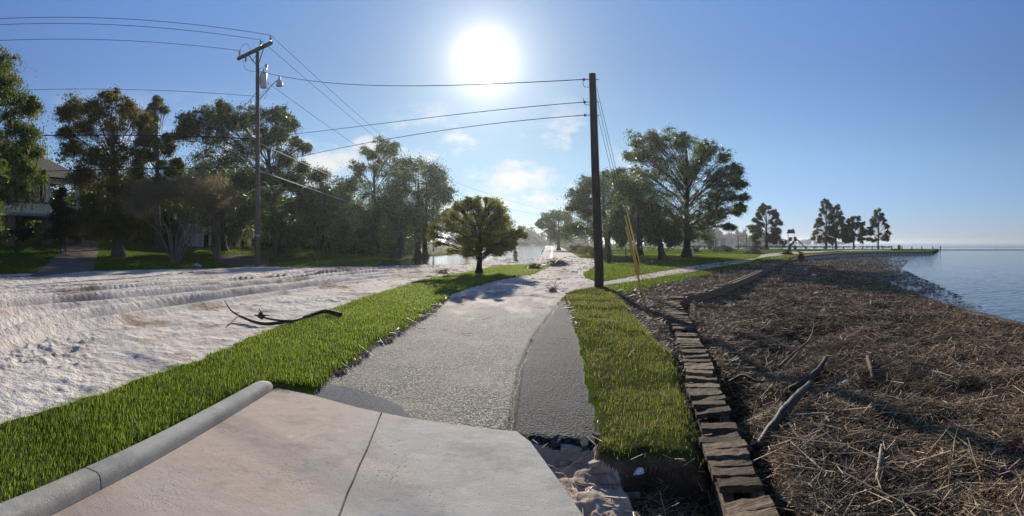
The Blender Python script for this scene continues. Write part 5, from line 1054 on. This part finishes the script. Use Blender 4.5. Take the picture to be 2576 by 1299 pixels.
p = gnd(2032, 110); thing(MB().tube([p - up_ * .2, p + up_ * 2.2], .04, 6).build('thin_pole', M['steel'], None), 'thin grey pole standing on the lawn behind the sheet-pile wall', 'pole')
# ------------------------------------------------------------ park furniture
M['play_green'] = pm('green_plastic', (.05, .11, .12), (.035, .08, .09), 4, .45, .1, .004, .5)
M['play_tan'] = pm('tan_enamel', (.42, .33, .20), (.34, .26, .15), 4, .5, .1, .004)
M['play_red'] = pm('brown_red_roof', (.20, .085, .065), (.15, .06, .05), 4, .6, .1, .004)
M['play_dark'] = pm('dark_frame', (.05, .055, .055), (.035, .04, .04), 5, .5, .1, .004)
class Loc:
    """local axes standing at a ground point: u to the right as seen, v away, w up"""
    def __init__(s, px, d, rz=0.0):
        s.o = gnd(px, d); a = (px - CX) / F + rz; s.u = np.array([math.cos(a), -math.sin(a), 0]); s.v = np.array([math.sin(a), math.cos(a), 0]); s.rz = -a
    def p(s, u, v, w): return s.o + s.u * u + s.v * v + up_ * w
    def box(s, mb, u, v, w, su, sv, sw): return mb.box(s.p(u, v, w), (su, sv, sw), s.rz)
l = Loc(1990, 130); pt = thing(empty('play_tower', l.o), 'playground climbing tower with a gabled roof and a long dark slide', 'play tower')
for u in (-.75, .75):
    for v in (-.6, .6): MB().tube([l.p(u, v, -.2), l.p(u, v, 4.15)], .06, 8).build('post', M['play_tan'], pt)
m_ = MB(); l.box(m_, 0, 0, 2.0, 1.5, 1.3, .1); m_.build('platform', M['play_dark'], pt)
for v in (-.62, .62):
    m_ = MB(); l.box(m_, -.18, v, 2.6, .85, .06, .95); m_.build('panel', M['play_green'], pt)
    m_ = MB(); 
    for k in range(4): m_.tube([l.p(.36 + k * .12, v, 2.1), l.p(.36 + k * .12, v, 3.0)], .025, 5)
    m_.tube([l.p(.3, v, 3.0), l.p(.78, v, 3.0)], .025, 5); m_.build('railing', M['play_dark'], pt)
m_ = MB()
for s_ in (-1, 1): m_.add([l.p(-1.05, s_ * 1.0, 4.05), l.p(1.05, s_ * 1.0, 4.05), l.p(.80, 0, 4.95), l.p(-.80, 0, 4.95), l.p(-1.05, s_ * 1.0, 4.13), l.p(1.05, s_ * 1.0, 4.13), l.p(.80, 0, 5.03), l.p(-.80, 0, 5.03)], None, [[0,1,2,3],[7,6,5,4],[0,4,5,1],[3,2,6,7],[1,5,6,2],[0,3,7,4]])
m_.build('roof', M['play_red'], pt)
m_ = MB(); l.box(m_, .45, 0, 5.1, .16, .2, .3); l.box(m_, .55, 0, 5.3, .3, .12, .14); m_.build('finial', M['play_dark'], pt)
m_ = MB(); l.box(m_, 1.05, 0, 2.6, .7, .95, 1.15); cur = [(1.2, 2.35), (1.7, 2.25), (2.2, 1.75), (2.7, 1.3), (3.15, .75), (3.5, .3), (3.9, .18)]
V = []; 
for (u, w_) in cur:
    for (v, dw_) in ((-.42, .30), (-.36, 0), (.36, 0), (.42, .30), (.42, -.10), (-.42, -.10)): V.append(l.p(u, v, w_ + dw_))
m_.add(V, None, [[i * 6 + j, i * 6 + (j + 1) % 6, i * 6 + 6 + (j + 1) % 6, i * 6 + 6 + j] for i in range(len(cur) - 1) for j in range(6)]); m_.build('slide', M['play_green'], pt)
m_ = MB(); m_.tube([l.p(2.4, 0, 1.5), l.p(2.15, 0, 1.0), l.p(2.7, 0, 0)], .05, 6); m_.tube([l.p(2.9, 0, 1.0), l.p(2.75, 0, 0)], .05, 6); m_.build('slide_brace', M['play_dark'], pt)
m_ = MB()
for k in range(6): l.box(m_, -1.0 - k * .26, 0, 1.85 - k * .30, .30, .9, .08)
for v in (-.5, .5): m_.bar(l.p(-.85, v, 2.0), l.p(-2.5, v, .1), .08, .16)
m_.build('stair', M['play_dark'], pt)
for (u, v, h, w_) in ((-2.5, .5, 2.3, .7), (-1.9, -.5, 2.2, .5), (-1.3, .3, 2.4, .45)): m_ = MB(); l.box(m_, u, v, h - .55, w_, .08, 1.1); m_.tube([l.p(u - w_ / 2, v, -.1), l.p(u - w_ / 2, v, h + .3)], .05, 6); m_.build('climbing_panel', M['play_green'], pt)
m_ = MB(); m_.tube(bez([l.p(-.4, -.9, 0), l.p(-.3, -1.0, .9), l.p(.2, -.9, 1.4), l.p(.6, -.8, 1.9)], 5), [.5, .48, .45, .42, .42, .42, .40, .38, .36, .34, .32, .3, .28, .26, .25, .25], 9); m_.build('crawl_rock', M['play_green'], pt, True)
m_ = MB(); m_.tube([l.p(1.0, .3, .5), l.p(1.0, -.5, .5)], .5, 14); m_.build('crawl_drum', M['play_green'], pt)
l = Loc(1877, 128); sw = thing(empty('swing_set', l.o), 'two-bay swing set with tall dark posts and hanging chains', 'swing set')
for u in (-2.0, .15, 2.0):
    MB().tube([l.p(u, 0, -.2), l.p(u, 0, 3.6)], .10, 8).build('post', M['play_dark'], sw)
MB().tube([l.p(-2.0, 0, 3.45), l.p(2.0, 0, 3.45)], .06, 8).build('top_beam', M['play_dark'], sw)
for u in (-1.45, -.65, .65, 1.35):
    m_ = MB()
    for q in (-.24, .24): m_.tube([l.p(u + q, 0, 3.45), l.p(u + q, 0, .62)], .018, 4)
    ch = m_.build('chain', M['steel'], sw); m_ = MB(); l.box(m_, u, 0, .6, .5, .22, .05); m_.build('seat', M['play_dark'], ch)
l = Loc(1810, 132); pg = thing(empty('pergola', l.o), 'white park pergola with a flat slatted roof on four posts', 'pergola')
for u, v in ((-1.25, -1.2), (-.6, 1.2), (.6, -1.2), (1.25, 1.2)):
    m_ = MB(); l.box(m_, u, v, 1.2, .30, .30, 2.6); l.box(m_, u, v, .3, .42, .42, .7); m_.build('post', M['white'], pg)
for v in (-1.2, 1.2): m_ = MB(); l.box(m_, 0, v, 2.5, 4.0, .10, .22); m_.build('beam', M['white'], pg)
m_ = MB()
for k in range(11): l.box(m_, -1.9 + k * .38, 0, 2.70, .08, 3.6, .16)
l.box(m_, 0, 0, 2.80, 4.2, 3.4, .05); m_.build('slatted_roof', M['white'], pg)
m_ = MB(); l.box(m_, .95, -1.6, .55, .75, .7, 1.1); l.box(m_, .95, -1.6, 1.13, .82, .77, .08); thing(m_.build('park_bin', M['play_green'], None), 'dark green square bin in front of the white pergola', 'bin')
m_ = MB(); l.box(m_, -.1, -1.9, .25, .6, .5, .55); l.box(m_, -.1, -1.9, .55, .68, .58, .06); thing(m_.build('planter_box', M['play_red'], None), 'brown box standing by the middle of the white pergola', 'planter')
m_ = MB(); l0 = Loc(1786, 140); l0.box(m_, 0, 0, .6, 1.2, .8, 1.2); l0.box(m_, 0, 0, 1.25, 1.0, .6, .1); thing(m_.build('utility_cabinet', M['play_dark'], None), 'dark utility cabinet at the seawall left of the white pergola', 'cabinet')
# wire fence round a plot behind the yellow guards
fa = [Gt(1512, 659), Gt(1536, 661.5), Gt(1574, 660), Gt(1606, 657)]; fe = thing(empty('picket_fence', fa[1]), 'low dark metal picket fence between two tree trunks behind the yellow guards', 'fence')
m_ = MB()
for a, b in zip(fa[:-1], fa[1:]):
    for h in (.15, 1.0): m_.bar(a * [1, 1, 0] + up_ * h, b * [1, 1, 0] + up_ * h, .025, .04)
m_.build('rail', M['play_dark'], fe); m_ = MB()
for a, b in zip(fa[:-1], fa[1:]):
    n_ = int(np.linalg.norm(b - a) / .16)
    for k in range(n_): q = a + (b - a) * (k + .5) / n_; m_.tube([q * [1, 1, 0], q * [1, 1, 0] + up_ * 1.1], .010, 4)
m_.build('picket', M['play_dark'], fe)
for k, q in enumerate(fa): MB().tube([q - up_ * .2, q * [1, 1, 0] + up_ * 1.25], .04, 6).build('post', M['play_dark'], fe)
for k, (px, d, h, lb) in enumerate(((1531, 41, 2.6, 'thin dark trunk rising by the left end of the picket fence'), (1604, 42, 4.6, 'thin dark trunk rising by the right end of the picket fence'))):
    b = gnd(px, d); thing(MB().tube([b - up_ * .3, b + up_ * h * .5 + [.05, 0, 0], b + up_ * h], [.16, .13, .12], 9).build('tree_trunk', BARK['dark'], None, True), lb, 'tree trunk', 'trunks by the picket fence')
# hydrant
M['hyd'] = pm('hydrant_yellow', (.52, .36, .06), (.42, .28, .05), 8, .5, .2, .004); M['hyd_blue'] = pm('hydrant_blue', (.07, .12, .25), None, 8, .5, 0)
p = gnd(1297, 41); p[2] = max(p[2], -.05); hy = thing(empty('fire_hydrant', p), 'yellow fire hydrant with a blue bonnet at the edge of the flood water', 'fire hydrant')
MB().lathe([(.20, -.1), (.20, .05), (.15, .08), (.14, .50), (.17, .52), (.17, .57)], p, 14).build('barrel', M['hyd'], hy, True); MB().lathe([(.17, .57), (.165, .66), (.11, .76), (.05, .80), (.045, .90), (.02, .92)], p, 14).build('bonnet', M['hyd_blue'], hy, True)
for sx in (-1, 1): MB().tube([p + [0, 0, .42], p + [sx * .24, 0, .42]], .065, 9).build('hose_cap', M['hyd'], hy)
MB().tube([p + [0, 0, .36], p + [0, -.24, .36]], .09, 10).build('pumper_cap', M['hyd'], hy)
# kerbs of the flooded road
M['pale_kerb'] = pm('pale_kerb', (.60, .56, .50), (.46, .43, .38), 3, .8, .2)
mb = MB(); P = [G(a, b, .02) for a, b in ((1386, 654), (1389, 640), (1389, 628), (1388.5, 619.5))]
for a, b in zip(P[:-1], P[1:]): mb.bar(a, b, .28, .26)
struct(mb.build('kerb', M['pale_kerb'], None))
heap_pts = [(1366, 653), (1373, 643), (1378, 633), (1381, 625)]
# pavilion at the end of the road
M['roof_blue'] = pm('grey_blue_roof', (.19, .21, .25), (.15, .165, .20), 2, .7, .2, .02)
l = Loc(1322, 300); l.o[2] = 0; pv = thing(empty('pavilion', l.o), 'hazy open pavilion with a broad hipped roof beyond the flood', 'pavilion')
a, b, c_ = 7.6, 4.0, 1.2
m_ = MB(); m_.add([l.p(-a, -b, 4.8), l.p(a, -b, 4.8), l.p(a, b, 4.8), l.p(-a, b, 4.8), l.p(-c_, 0, 8.3), l.p(c_, 0, 8.3)], [[1, 2, 5], [3, 0, 4]], [[0, 1, 5, 4], [2, 3, 4, 5], [3, 2, 1, 0]]); m_.build('roof', M['roof_blue'], pv)
for k in range(7):
    for v in (-b + .8, b - .8): m_ = MB(); l.box(m_, -a + 1 + k * (2 * a - 2) / 6, v, 2.35, .3, .3, 4.9); m_.build('column', M['play_dark'], pv)
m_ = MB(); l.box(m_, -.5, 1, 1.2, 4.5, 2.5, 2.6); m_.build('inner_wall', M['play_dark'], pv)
l = Loc(1311, 330); l.o[2] = 0; bh = thing(empty('beach_house', l.o), 'tan steep-roofed house just showing above the small cypress', 'house')
m_ = MB(); l.box(m_, 0, 0, 5, 4.6, 5, 10); m_.build('wall', M['play_tan'], bh); m_ = MB(); m_.add([l.p(-2.8, -3, 10), l.p(2.8, -3, 10), l.p(2.8, 3, 10), l.p(-2.8, 3, 10), l.p(0, -3, 13), l.p(0, 3, 13)], [[0, 1, 4], [2, 3, 5]], [[1, 2, 5, 4], [3, 0, 4, 5], [3, 2, 1, 0]]); m_.build('roof', M['play_tan'], bh)
for u in (-1.1, 1.1): m_ = MB(); l.box(m_, u, -2.53, 8, .8, .08, 1.4); m_.build('window', M['play_dark'], bh)
p = gnd(1363, 210); p[2] = 0; ls = thing(empty('street_lamp', p), 'far dark street lamp at the end of the flooded road', 'street lamp'); MB().tube([p, p + up_ * 4.6], [.10, .07], 7).build('post', M['play_dark'], ls); MB().lathe([(.08, 4.5), (.32, 4.65), (.36, 5.1), (.1, 5.35)], p, 8).build('lamp_head', M['play_dark'], ls)
# ------------------------------------------------------------ people
M['skin'] = pm('skin', (.45, .28, .20), (.38, .23, .16), 6, .6, 0); M['orange'] = pm('orange_vest', (.75, .16, .05), (.6, .12, .04), 6, .7, 0); M['navy'] = pm('navy_trousers', (.03, .035, .05), None, 6, .8, 0); M['blue_shirt'] = pm('blue_shirt', (.05, .14, .36), (.035, .10, .27), 6, .8, 0); M['hair'] = pm('dark_hair', (.03, .02, .015), None, 9, .6, 0); M['grey_cap'] = pm('grey_cap', (.45, .47, .5), None, 6, .7, 0)
def person(l, label, J, edges, rad, top, hips):
    """one continuous skinned body over a joint skeleton; the clothes are shells over it"""
    root = thing(empty('person', l.o), label, 'person')
    def skin(name, idx, grow, m, head=False):
        me = bpy.data.meshes.new(name); mp_ = {k: i for i, k in enumerate(idx)}; E_ = [(mp_[a], mp_[b]) for a, b in edges if a in mp_ and b in mp_]
        me.from_pydata([tuple(l.p(*J[k]) - np.array(root.location)) for k in idx], E_, []); o = bpy.data.objects.new(name, me); COL.objects.link(o); o.parent = root
        s = o.modifiers.new('skin', 'SKIN'); s.use_smooth_shade = True
        for k in idx: v = me.skin_vertices[0].data[mp_[k]]; v.radius = (rad[k] * grow, rad[k] * grow); v.use_root = (k == idx[0])
        sb = o.modifiers.new('sub', 'SUBSURF'); sb.levels = 1; sb.render_levels = 2; me.materials.append(m); return o
    skin('body', list(J), 1.0, M['skin']); skin('shirt', top, 1.28, M[label.split()[-1] == 'x' and 'navy' or ('orange' if 'orange' in label else 'blue_shirt')]); skin('trousers', hips, 1.25, M['navy'])
    hd = J['head']; V, T, Q = [], [], []
    mb = MB(); mb.lathe([(.118, -.02), (.122, .04), (.10, .10), (.03, .13)], l.p(hd[0], hd[1], hd[2] + .02), 10); mb.build('hair' if 'orange' in label else 'cap', M['hair' if 'orange' in label else 'grey_cap'], root, True)
    return root
SK = [('hip', 'waist'), ('waist', 'chest'), ('chest', 'neck'), ('neck', 'head'), ('head', 'crown'), ('chest', 'shl'), ('shl', 'ell'), ('ell', 'hal'), ('chest', 'shr'), ('shr', 'elr'), ('elr', 'har'), ('hip', 'hl'), ('hl', 'kl'), ('kl', 'al'), ('al', 'tl'), ('hip', 'hr'), ('hr', 'kr'), ('kr', 'ar'), ('ar', 'tr')]
RD = dict(hip=.15, waist=.135, chest=.16, neck=.06, head=.105, crown=.07, shl=.07, ell=.05, hal=.04, shr=.07, elr=.05, har=.04, hl=.10, kl=.065, al=.045, tl=.04, hr=.10, kr=.065, ar=.045, tr=.04)
l = Loc(1392, 225); l.o[2] = max(0, l.o[2]); person(l, 'person in an orange top walking far down the flooded road', dict(hip=(0,0,.95), waist=(0,0,1.12), chest=(0,-.02,1.35), neck=(0,-.02,1.5), head=(0,-.04,1.63), crown=(0,-.04,1.72), shl=(-.19,0,1.42), ell=(-.26,.05,1.15), hal=(-.25,-.08,.92), shr=(.19,0,1.42), elr=(.26,-.03,1.15), har=(.25,-.15,.95), hl=(-.1,0,.88), kl=(-.11,-.14,.5), al=(-.11,-.1,.08), tl=(-.11,-.26,.04), hr=(.1,0,.88), kr=(.11,.06,.5), ar=(.11,.26,.1), tr=(.11,.12,.04)), SK, RD, ['chest', 'waist', 'hip', 'shl', 'ell', 'shr', 'elr'], ['hip', 'hl', 'kl', 'al', 'hr', 'kr', 'ar'])
l = Loc(203, 50); person(l, 'person in a blue shirt and pale cap bending forward at the end of the driveway', dict(hip=(-.25,0,.92), waist=(-.12,0,1.02), chest=(.12,0,1.05), neck=(.28,0,1.0), head=(.38,0,.93), crown=(.46,0,.90), shl=(.12,-.19,.98), ell=(.2,-.2,.68), hal=(.3,-.12,.42), shr=(.12,.19,.98), elr=(.22,.2,.68), har=(.32,.12,.42), hl=(-.25,-.1,.86), kl=(-.12,-.12,.48), al=(-.2,-.12,.08), tl=(-.05,-.12,.04), hr=(-.25,.1,.86), kr=(-.10,.12,.48), ar=(-.2,.12,.08), tr=(-.05,.12,.04)), SK, RD, ['chest', 'waist', 'hip', 'shl', 'ell', 'shr', 'elr'], ['hip', 'hl', 'kl', 'al', 'hr', 'kr', 'ar'])
# ------------------------------------------------------------ houses
M['house_white'] = pm('house_siding', (.36, .36, .35), (.30, .30, .29), 2, .7, .2, .01); M['brick'] = pm('pier_brick', (.26, .17, .13), (.18, .12, .09), 6, .85, .4, .01); M['shingle'] = pm('shingle', (.07, .052, .042), (.04, .03, .025), 5, .9, .7, .02, stretch=(1, 1, 3)); M['shutter'] = pm('black_shutter', (.02, .022, .022), None, 6, .5, 0); M['deck'] = pm('porch_boards', (.22, .18, .14), None, 5, .8, .2)
gm, gt_, gb, go_ = newmat('window_glass'); gb.inputs['Base Color'].default_value = (.09, .11, .13, 1); gb.inputs['Roughness'].default_value = .06; M['glass'] = gm
# gabled house on piers: its front faces the street (+x), local u runs along the front (towards +y), w up
X0 = -37.0
def hx(px, py, x): a = (px - CX) / F; d = x / math.sin(a); return np.array([x, d * math.cos(a), CAMZ + (HY - py) / F * d])
gz = 1.75; fz_ = hx(100, 538, X0)[2]; ez = hx(100, 448, X0)[2]; yr = hx(122, 500, X0)[1]; yl = yr - 15.0
h1 = thing(empty('gallery_house', (X0, yr, gz)), 'white house raised on brick piers with a railed gallery and brown hipped roof', 'house')
def hb(name, c, s, m, parent=h1): return MB().box(c, s).build(name, M[m], parent)
ym = (yl + yr + 4) / 2
hb('wall', (X0 - 8.5, ym - .2, (fz_ + ez) / 2), (11, 16.5, ez - fz_), 'house_white'); dk = hb('gallery_floor', (X0 - 1.4, ym + .3, fz_ - .12), (3.4, 19.6, .24), 'house_white'); hb('gallery_floor', (X0 - 8, yr + 2.7, fz_ - .12), (10, 2.6, .22), 'house_white')
hb('fascia_beam', (X0 + .02, ym + .3, ez - .12), (.22, 19.6, .34), 'white'); hb('ceiling', (X0 - 1.5, ym + .3, ez + .07), (3.2, 19.4, .05), 'white')
rf = MB(); x0, x1, y0, y1 = X0 + .7, X0 - 15, yl - 1.2, yr + 4.6; rz_ = ez + 5.4
rf.add([(x0, y0, ez + .1), (x0, y1, ez + .1), (x1, y1, ez + .1), (x1, y0, ez + .1), ((x0 + x1) / 2, y0 + 6, rz_), ((x0 + x1) / 2, y1 - 6, rz_)], [[1, 2, 5], [3, 0, 4]], [[0, 1, 5, 4], [2, 3, 4, 5], [3, 2, 1, 0]]); roof = rf.build('roof', M['shingle'], h1)
MB().tube([(X0 - 4, yr + 1.4, ez + 2), (X0 - 4, yr + 1.4, ez + 4.6)], .16, 8).build('vent_pipe', M['steel'], roof)
dy = hx(88, 410, X0 - 2.2)[1]; dz = hx(88, 425, X0 - 2.2)[2]; dm = MB().box((X0 - 3.4, dy, dz + .6), (2.6, 1.3, 2.0)).build('dormer', M['white'], roof); MB().box((X0 - 2.08, dy, dz + .62), (.06, .8, 1.3)).build('window', M['glass'], roof)
dr = MB(); dr.add([(X0 - 1.9, dy - .85, dz + 1.5), (X0 - 1.9, dy + .85, dz + 1.5), (X0 - 1.9, dy, dz + 2.3), (X0 - 5.5, dy - .85, dz + 1.5), (X0 - 5.5, dy + .85, dz + 1.5), (X0 - 5.5, dy, dz + 2.3)], [[0, 1, 2], [4, 3, 5]], [[1, 4, 5, 2], [3, 0, 2, 5], [0, 3, 4, 1]]); dr.build('dormer_roof', M['shingle'], roof)
for y in (yr, yr - 4.2, yr - 8.4, yr - 12.6, yr + 3.6):
    c = MB(); c.box((X0 - .05, y, (fz_ + ez) / 2), (.28, .28, ez - fz_ - .3)); c.box((X0 - .05, y, fz_ + .12), (.38, .38, .24)); c.box((X0 - .05, y, ez - .38), (.38, .38, .16)); c.build('column', M['white'], h1)
    MB().box((X0 - .2, y, (gz + fz_) / 2 - .5), (.7, .7, fz_ - gz + .6)).build('pier', M['brick'], h1); MB().box((X0 - 4.4, y, (gz + fz_) / 2 - .5), (.7, .7, fz_ - gz + .6)).build('pier', M['brick'], h1)
bl = MB(); 
for k in range(118): bl.box((X0 - .02, yl + .3 + k * .16, fz_ + .47), (.045, .045, .86))
bl.build('baluster', M['white'], h1); hb('top_rail', (X0 - .02, ym + .3, fz_ + .95), (.10, 19.2, .09), 'shutter')
for px, w_ in ((86, 1.05), (20, 1.05)):
    y = hx(px, 490, X0 - 3.0)[1]; wz = hx(86, 491, X0 - 3.0)[2]; wn_ = MB(); wn_.box((X0 - 2.97, y, wz), (.10, w_ + .16, 1.95)); wf = wn_.build('window_frame', M['white'], h1)
    MB().box((X0 - 2.91, y, wz), (.03, w_, 1.8)).build('pane', M['glass'], wf); mu = MB()
    for k in (-1, 0, 1): mu.box((X0 - 2.89, y, wz + k * .45), (.03, w_, .05))
    for k in (-1, 0, 1): mu.box((X0 - 2.885, y + k * w_ / 4, wz), (.03, .04, 1.8))
    mu.build('muntin', M['white'], wf)
    for s_ in (-1, 1): MB().box((X0 - 2.94, y + s_ * (w_ / 2 + .36), wz), (.06, .5, 2.0)).build('shutter', M['shutter'], h1)
for y in (yr - 1.9, yr + 1.6):
    fm = MB(); fm.tube([(X0 - 1.5, y, ez), (X0 - 1.5, y, ez - .4)], .03, 6); fm.lathe([(.10, -.5), (.13, -.42), (.05, -.36)], (X0 - 1.5, y, ez), 8)
    for k in range(5): a = k * 1.2566; fm.bar((X0 - 1.5 + .1 * math.cos(a), y + .1 * math.sin(a), ez - .43), (X0 - 1.5 + .7 * math.cos(a), y + .7 * math.sin(a), ez - .43), .14, .02)
    fm.build('ceiling_fan', M['shutter'], h1)
st = MB()
for k in range(11): st.box((X0 + .3, yr - 9.3 - k * .28, fz_ - .2 - k * .22), (1.1, .30, .08))
for s_ in (-.55, .55): st.bar((X0 + .3 + s_, yr - 9.1, fz_ - .2), (X0 + .3 + s_, yr - 12.3, fz_ - 2.6), .06, .26)
st.build('staircase', M['white'], h1)
# second raised house with a white front staircase, and a third deep in the shade
def far_house(name, label, px, d, wu, wall, dzf, H, stair):
    l = Loc(px, d); g = l.o[2]; t = thing(empty(name, l.o), label, 'house')
    def bx_(nm, u, v, w_, su, sv, sw, m, par=t): m_ = MB(); l.box(m_, u, v, w_, su, sv, sw); return m_.build(nm, M[m], par)
    bx_('wall', 0, 6, dzf + H / 2, wu, 7, H, wall); m_ = MB(); m_.add([l.p(-wu / 2 - .8, -.6, dzf + H), l.p(wu / 2 + .8, -.6, dzf + H), l.p(wu / 2 + .8, 10.5, dzf + H), l.p(-wu / 2 - .8, 10.5, dzf + H), l.p(-wu / 4, 5, dzf + H + 2.2), l.p(wu / 4, 5, dzf + H + 2.2)], [[1, 2, 5], [3, 0, 4]], [[0, 1, 5, 4], [2, 3, 4, 5], [3, 2, 1, 0]]); m_.build('roof', M['shingle'], t)
    bx_('gallery_floor', 0, 1.2, dzf - .1, wu, 2.6, .22, 'house_white')
    for k in range(6):
        u = -wu / 2 + .2 + k * (wu - .4) / 5; bx_('column', u, .1, dzf + H / 2, .2, .2, H, 'white'); bx_('pier', u, .1, dzf / 2 - .2, .3, .3, dzf + .2, 'white')
    m_ = MB()
    for k in range(int(wu / .2)): l.box(m_, -wu / 2 + .1 + k * .2, 0, dzf + .5, .06, .05, .9)
    l.box(m_, 0, 0, dzf + .98, wu, .09, .08); m_.build('railing', M['white'], t)
    for u in (-wu / 3, 0, wu / 3): w2 = bx_('window', u, 2.47, dzf + 1.5, 1.0, .08, 1.7, 'white'); bx_('pane', u, 2.42, dzf + 1.5, .82, .04, 1.5, 'glass', w2)
    if stair is not None:
        m_ = MB(); n_ = 8
        for k in range(n_): l.box(m_, stair, -.3 - k * .28, dzf - .15 - k * dzf / n_, 1.55, .30, .13)
        m_.build('stair', M['white'], t)
        for s_ in (-.85, .85): m_ = MB(); m_.bar(l.p(stair + s_, -.1, dzf - .15), l.p(stair + s_, -.3 - n_ * .28, .05), .07, .22); m_.bar(l.p(stair + s_, -.1, dzf + .8), l.p(stair + s_, -.3 - n_ * .28, .95), .06, .08); m_.tube([l.p(stair + s_, -.3 - n_ * .28, 0), l.p(stair + s_, -.3 - n_ * .28, 1.0)], .06, 6); m_.build('stair_rail', M['white'], t)
    return t
far_house('porch_house', 'shaded raised house with a white front staircase behind the crape myrtles', 545, 58, 8.0, 'house_white', 1.5, 3.0, -2.3)
far_house('brick_house', 'dim brick house with white columns deep under the oaks', 930, 74, 12.0, 'brick', .5, 3.0, None)
l = Loc(471, 53.5); M['flag'] = None
m, t, b, o = newmat('striped_flag'); cz = N(t, 'ShaderNodeSeparateXYZ'); t.links.new(N(t, 'ShaderNodeTexCoord').outputs['Generated'], cz.inputs[0]); q = mth(t, 'MULTIPLY', cz.outputs[0], 6.5); q = mth(t, 'FRACT', q); t.links.new(ramp(t, q, [(0, (.45, .04, .05)), (.5, (.7, .7, .7))], 'CONSTANT'), b.inputs['Base Color']); b.inputs['Roughness'].default_value = .9
fl = thing(empty('flag', l.o), 'red and white striped flag hanging limp beside the white staircase', 'flag'); MB().tube([l.p(-.35, 0, -.2), l.p(-.35, 0, 1.9)], .025, 6).build('staff', M['white'], fl)
V = [l.p(-.33 + u * .6, .05 * math.sin(u * 14 + w_), 1.75 - w_ * 1.3 - .25 * u) for w_ in np.linspace(0, 1, 6) for u in np.linspace(0, 1, 10)]
fo = link_mesh('cloth', V, [], [[i * 10 + j, i * 10 + j + 1, i * 10 + j + 11, i * 10 + j + 10] for i in range(5) for j in range(9)], m, fl, True); so_ = fo.modifiers.new('thick', 'SOLIDIFY'); so_.thickness = .012
p = gnd(480, 52.5); thing(MB().lathe([(.19, 0), (.19, .03), (.11, .04), (.025, .72)], p, 12).build('traffic_cone', M['orange'], None, True), 'orange cone at the foot of the white staircase', 'cone')
p = gnd(909 / 1.0 - 390, 44); 
# branch lying on the lawn right of the lamp pole
b_ = thing(empty('fallen_branch', Gt(720, 655)), 'leafless dark branch lying on the lawn right of the lamp pole', 'branch'); mb = MB()
q = [Gt(676, 657), Gt(700, 655), Gt(730, 653), Gt(752, 651)]
for k, h in enumerate((.10, .35, .25, .55)): q[k][2] += h
mb.tube(bez(q, 5), np.linspace(.07, .02, 16), 6); mb.tube([q[1], q[1] + [.5, .2, .5], q[1] + [1.1, .3, .45]], [.04, .03, .01], 5); mb.tube([q[2], q[2] + [.3, -.4, -.1]], [.03, .01], 5); mb.build('limb', BARK['dark'], b_, True)
# ------------------------------------------------------------ humid air
if HAZE > 0:
    hz = MB().box((0, 900, 7.5), (5200, 5200, 23)).build('haze', None); hz['kind'] = 'stuff'; hz['label'] = 'thin bright humid haze hanging over the lake and the park'; hz['category'] = 'haze'
    m, t, b, o = newmat('haze'); t.nodes.remove(b); v = N(t, 'ShaderNodeVolumePrincipled'); v.inputs['Density'].default_value = HAZE; v.inputs['Color'].default_value = (.93, .96, 1, 1); v.inputs['Anisotropy'].default_value = .66
    t.links.new(v.outputs[0], o.inputs['Volume']); m.cycles.homogeneous_volume = True; hz.data.materials.append(m)
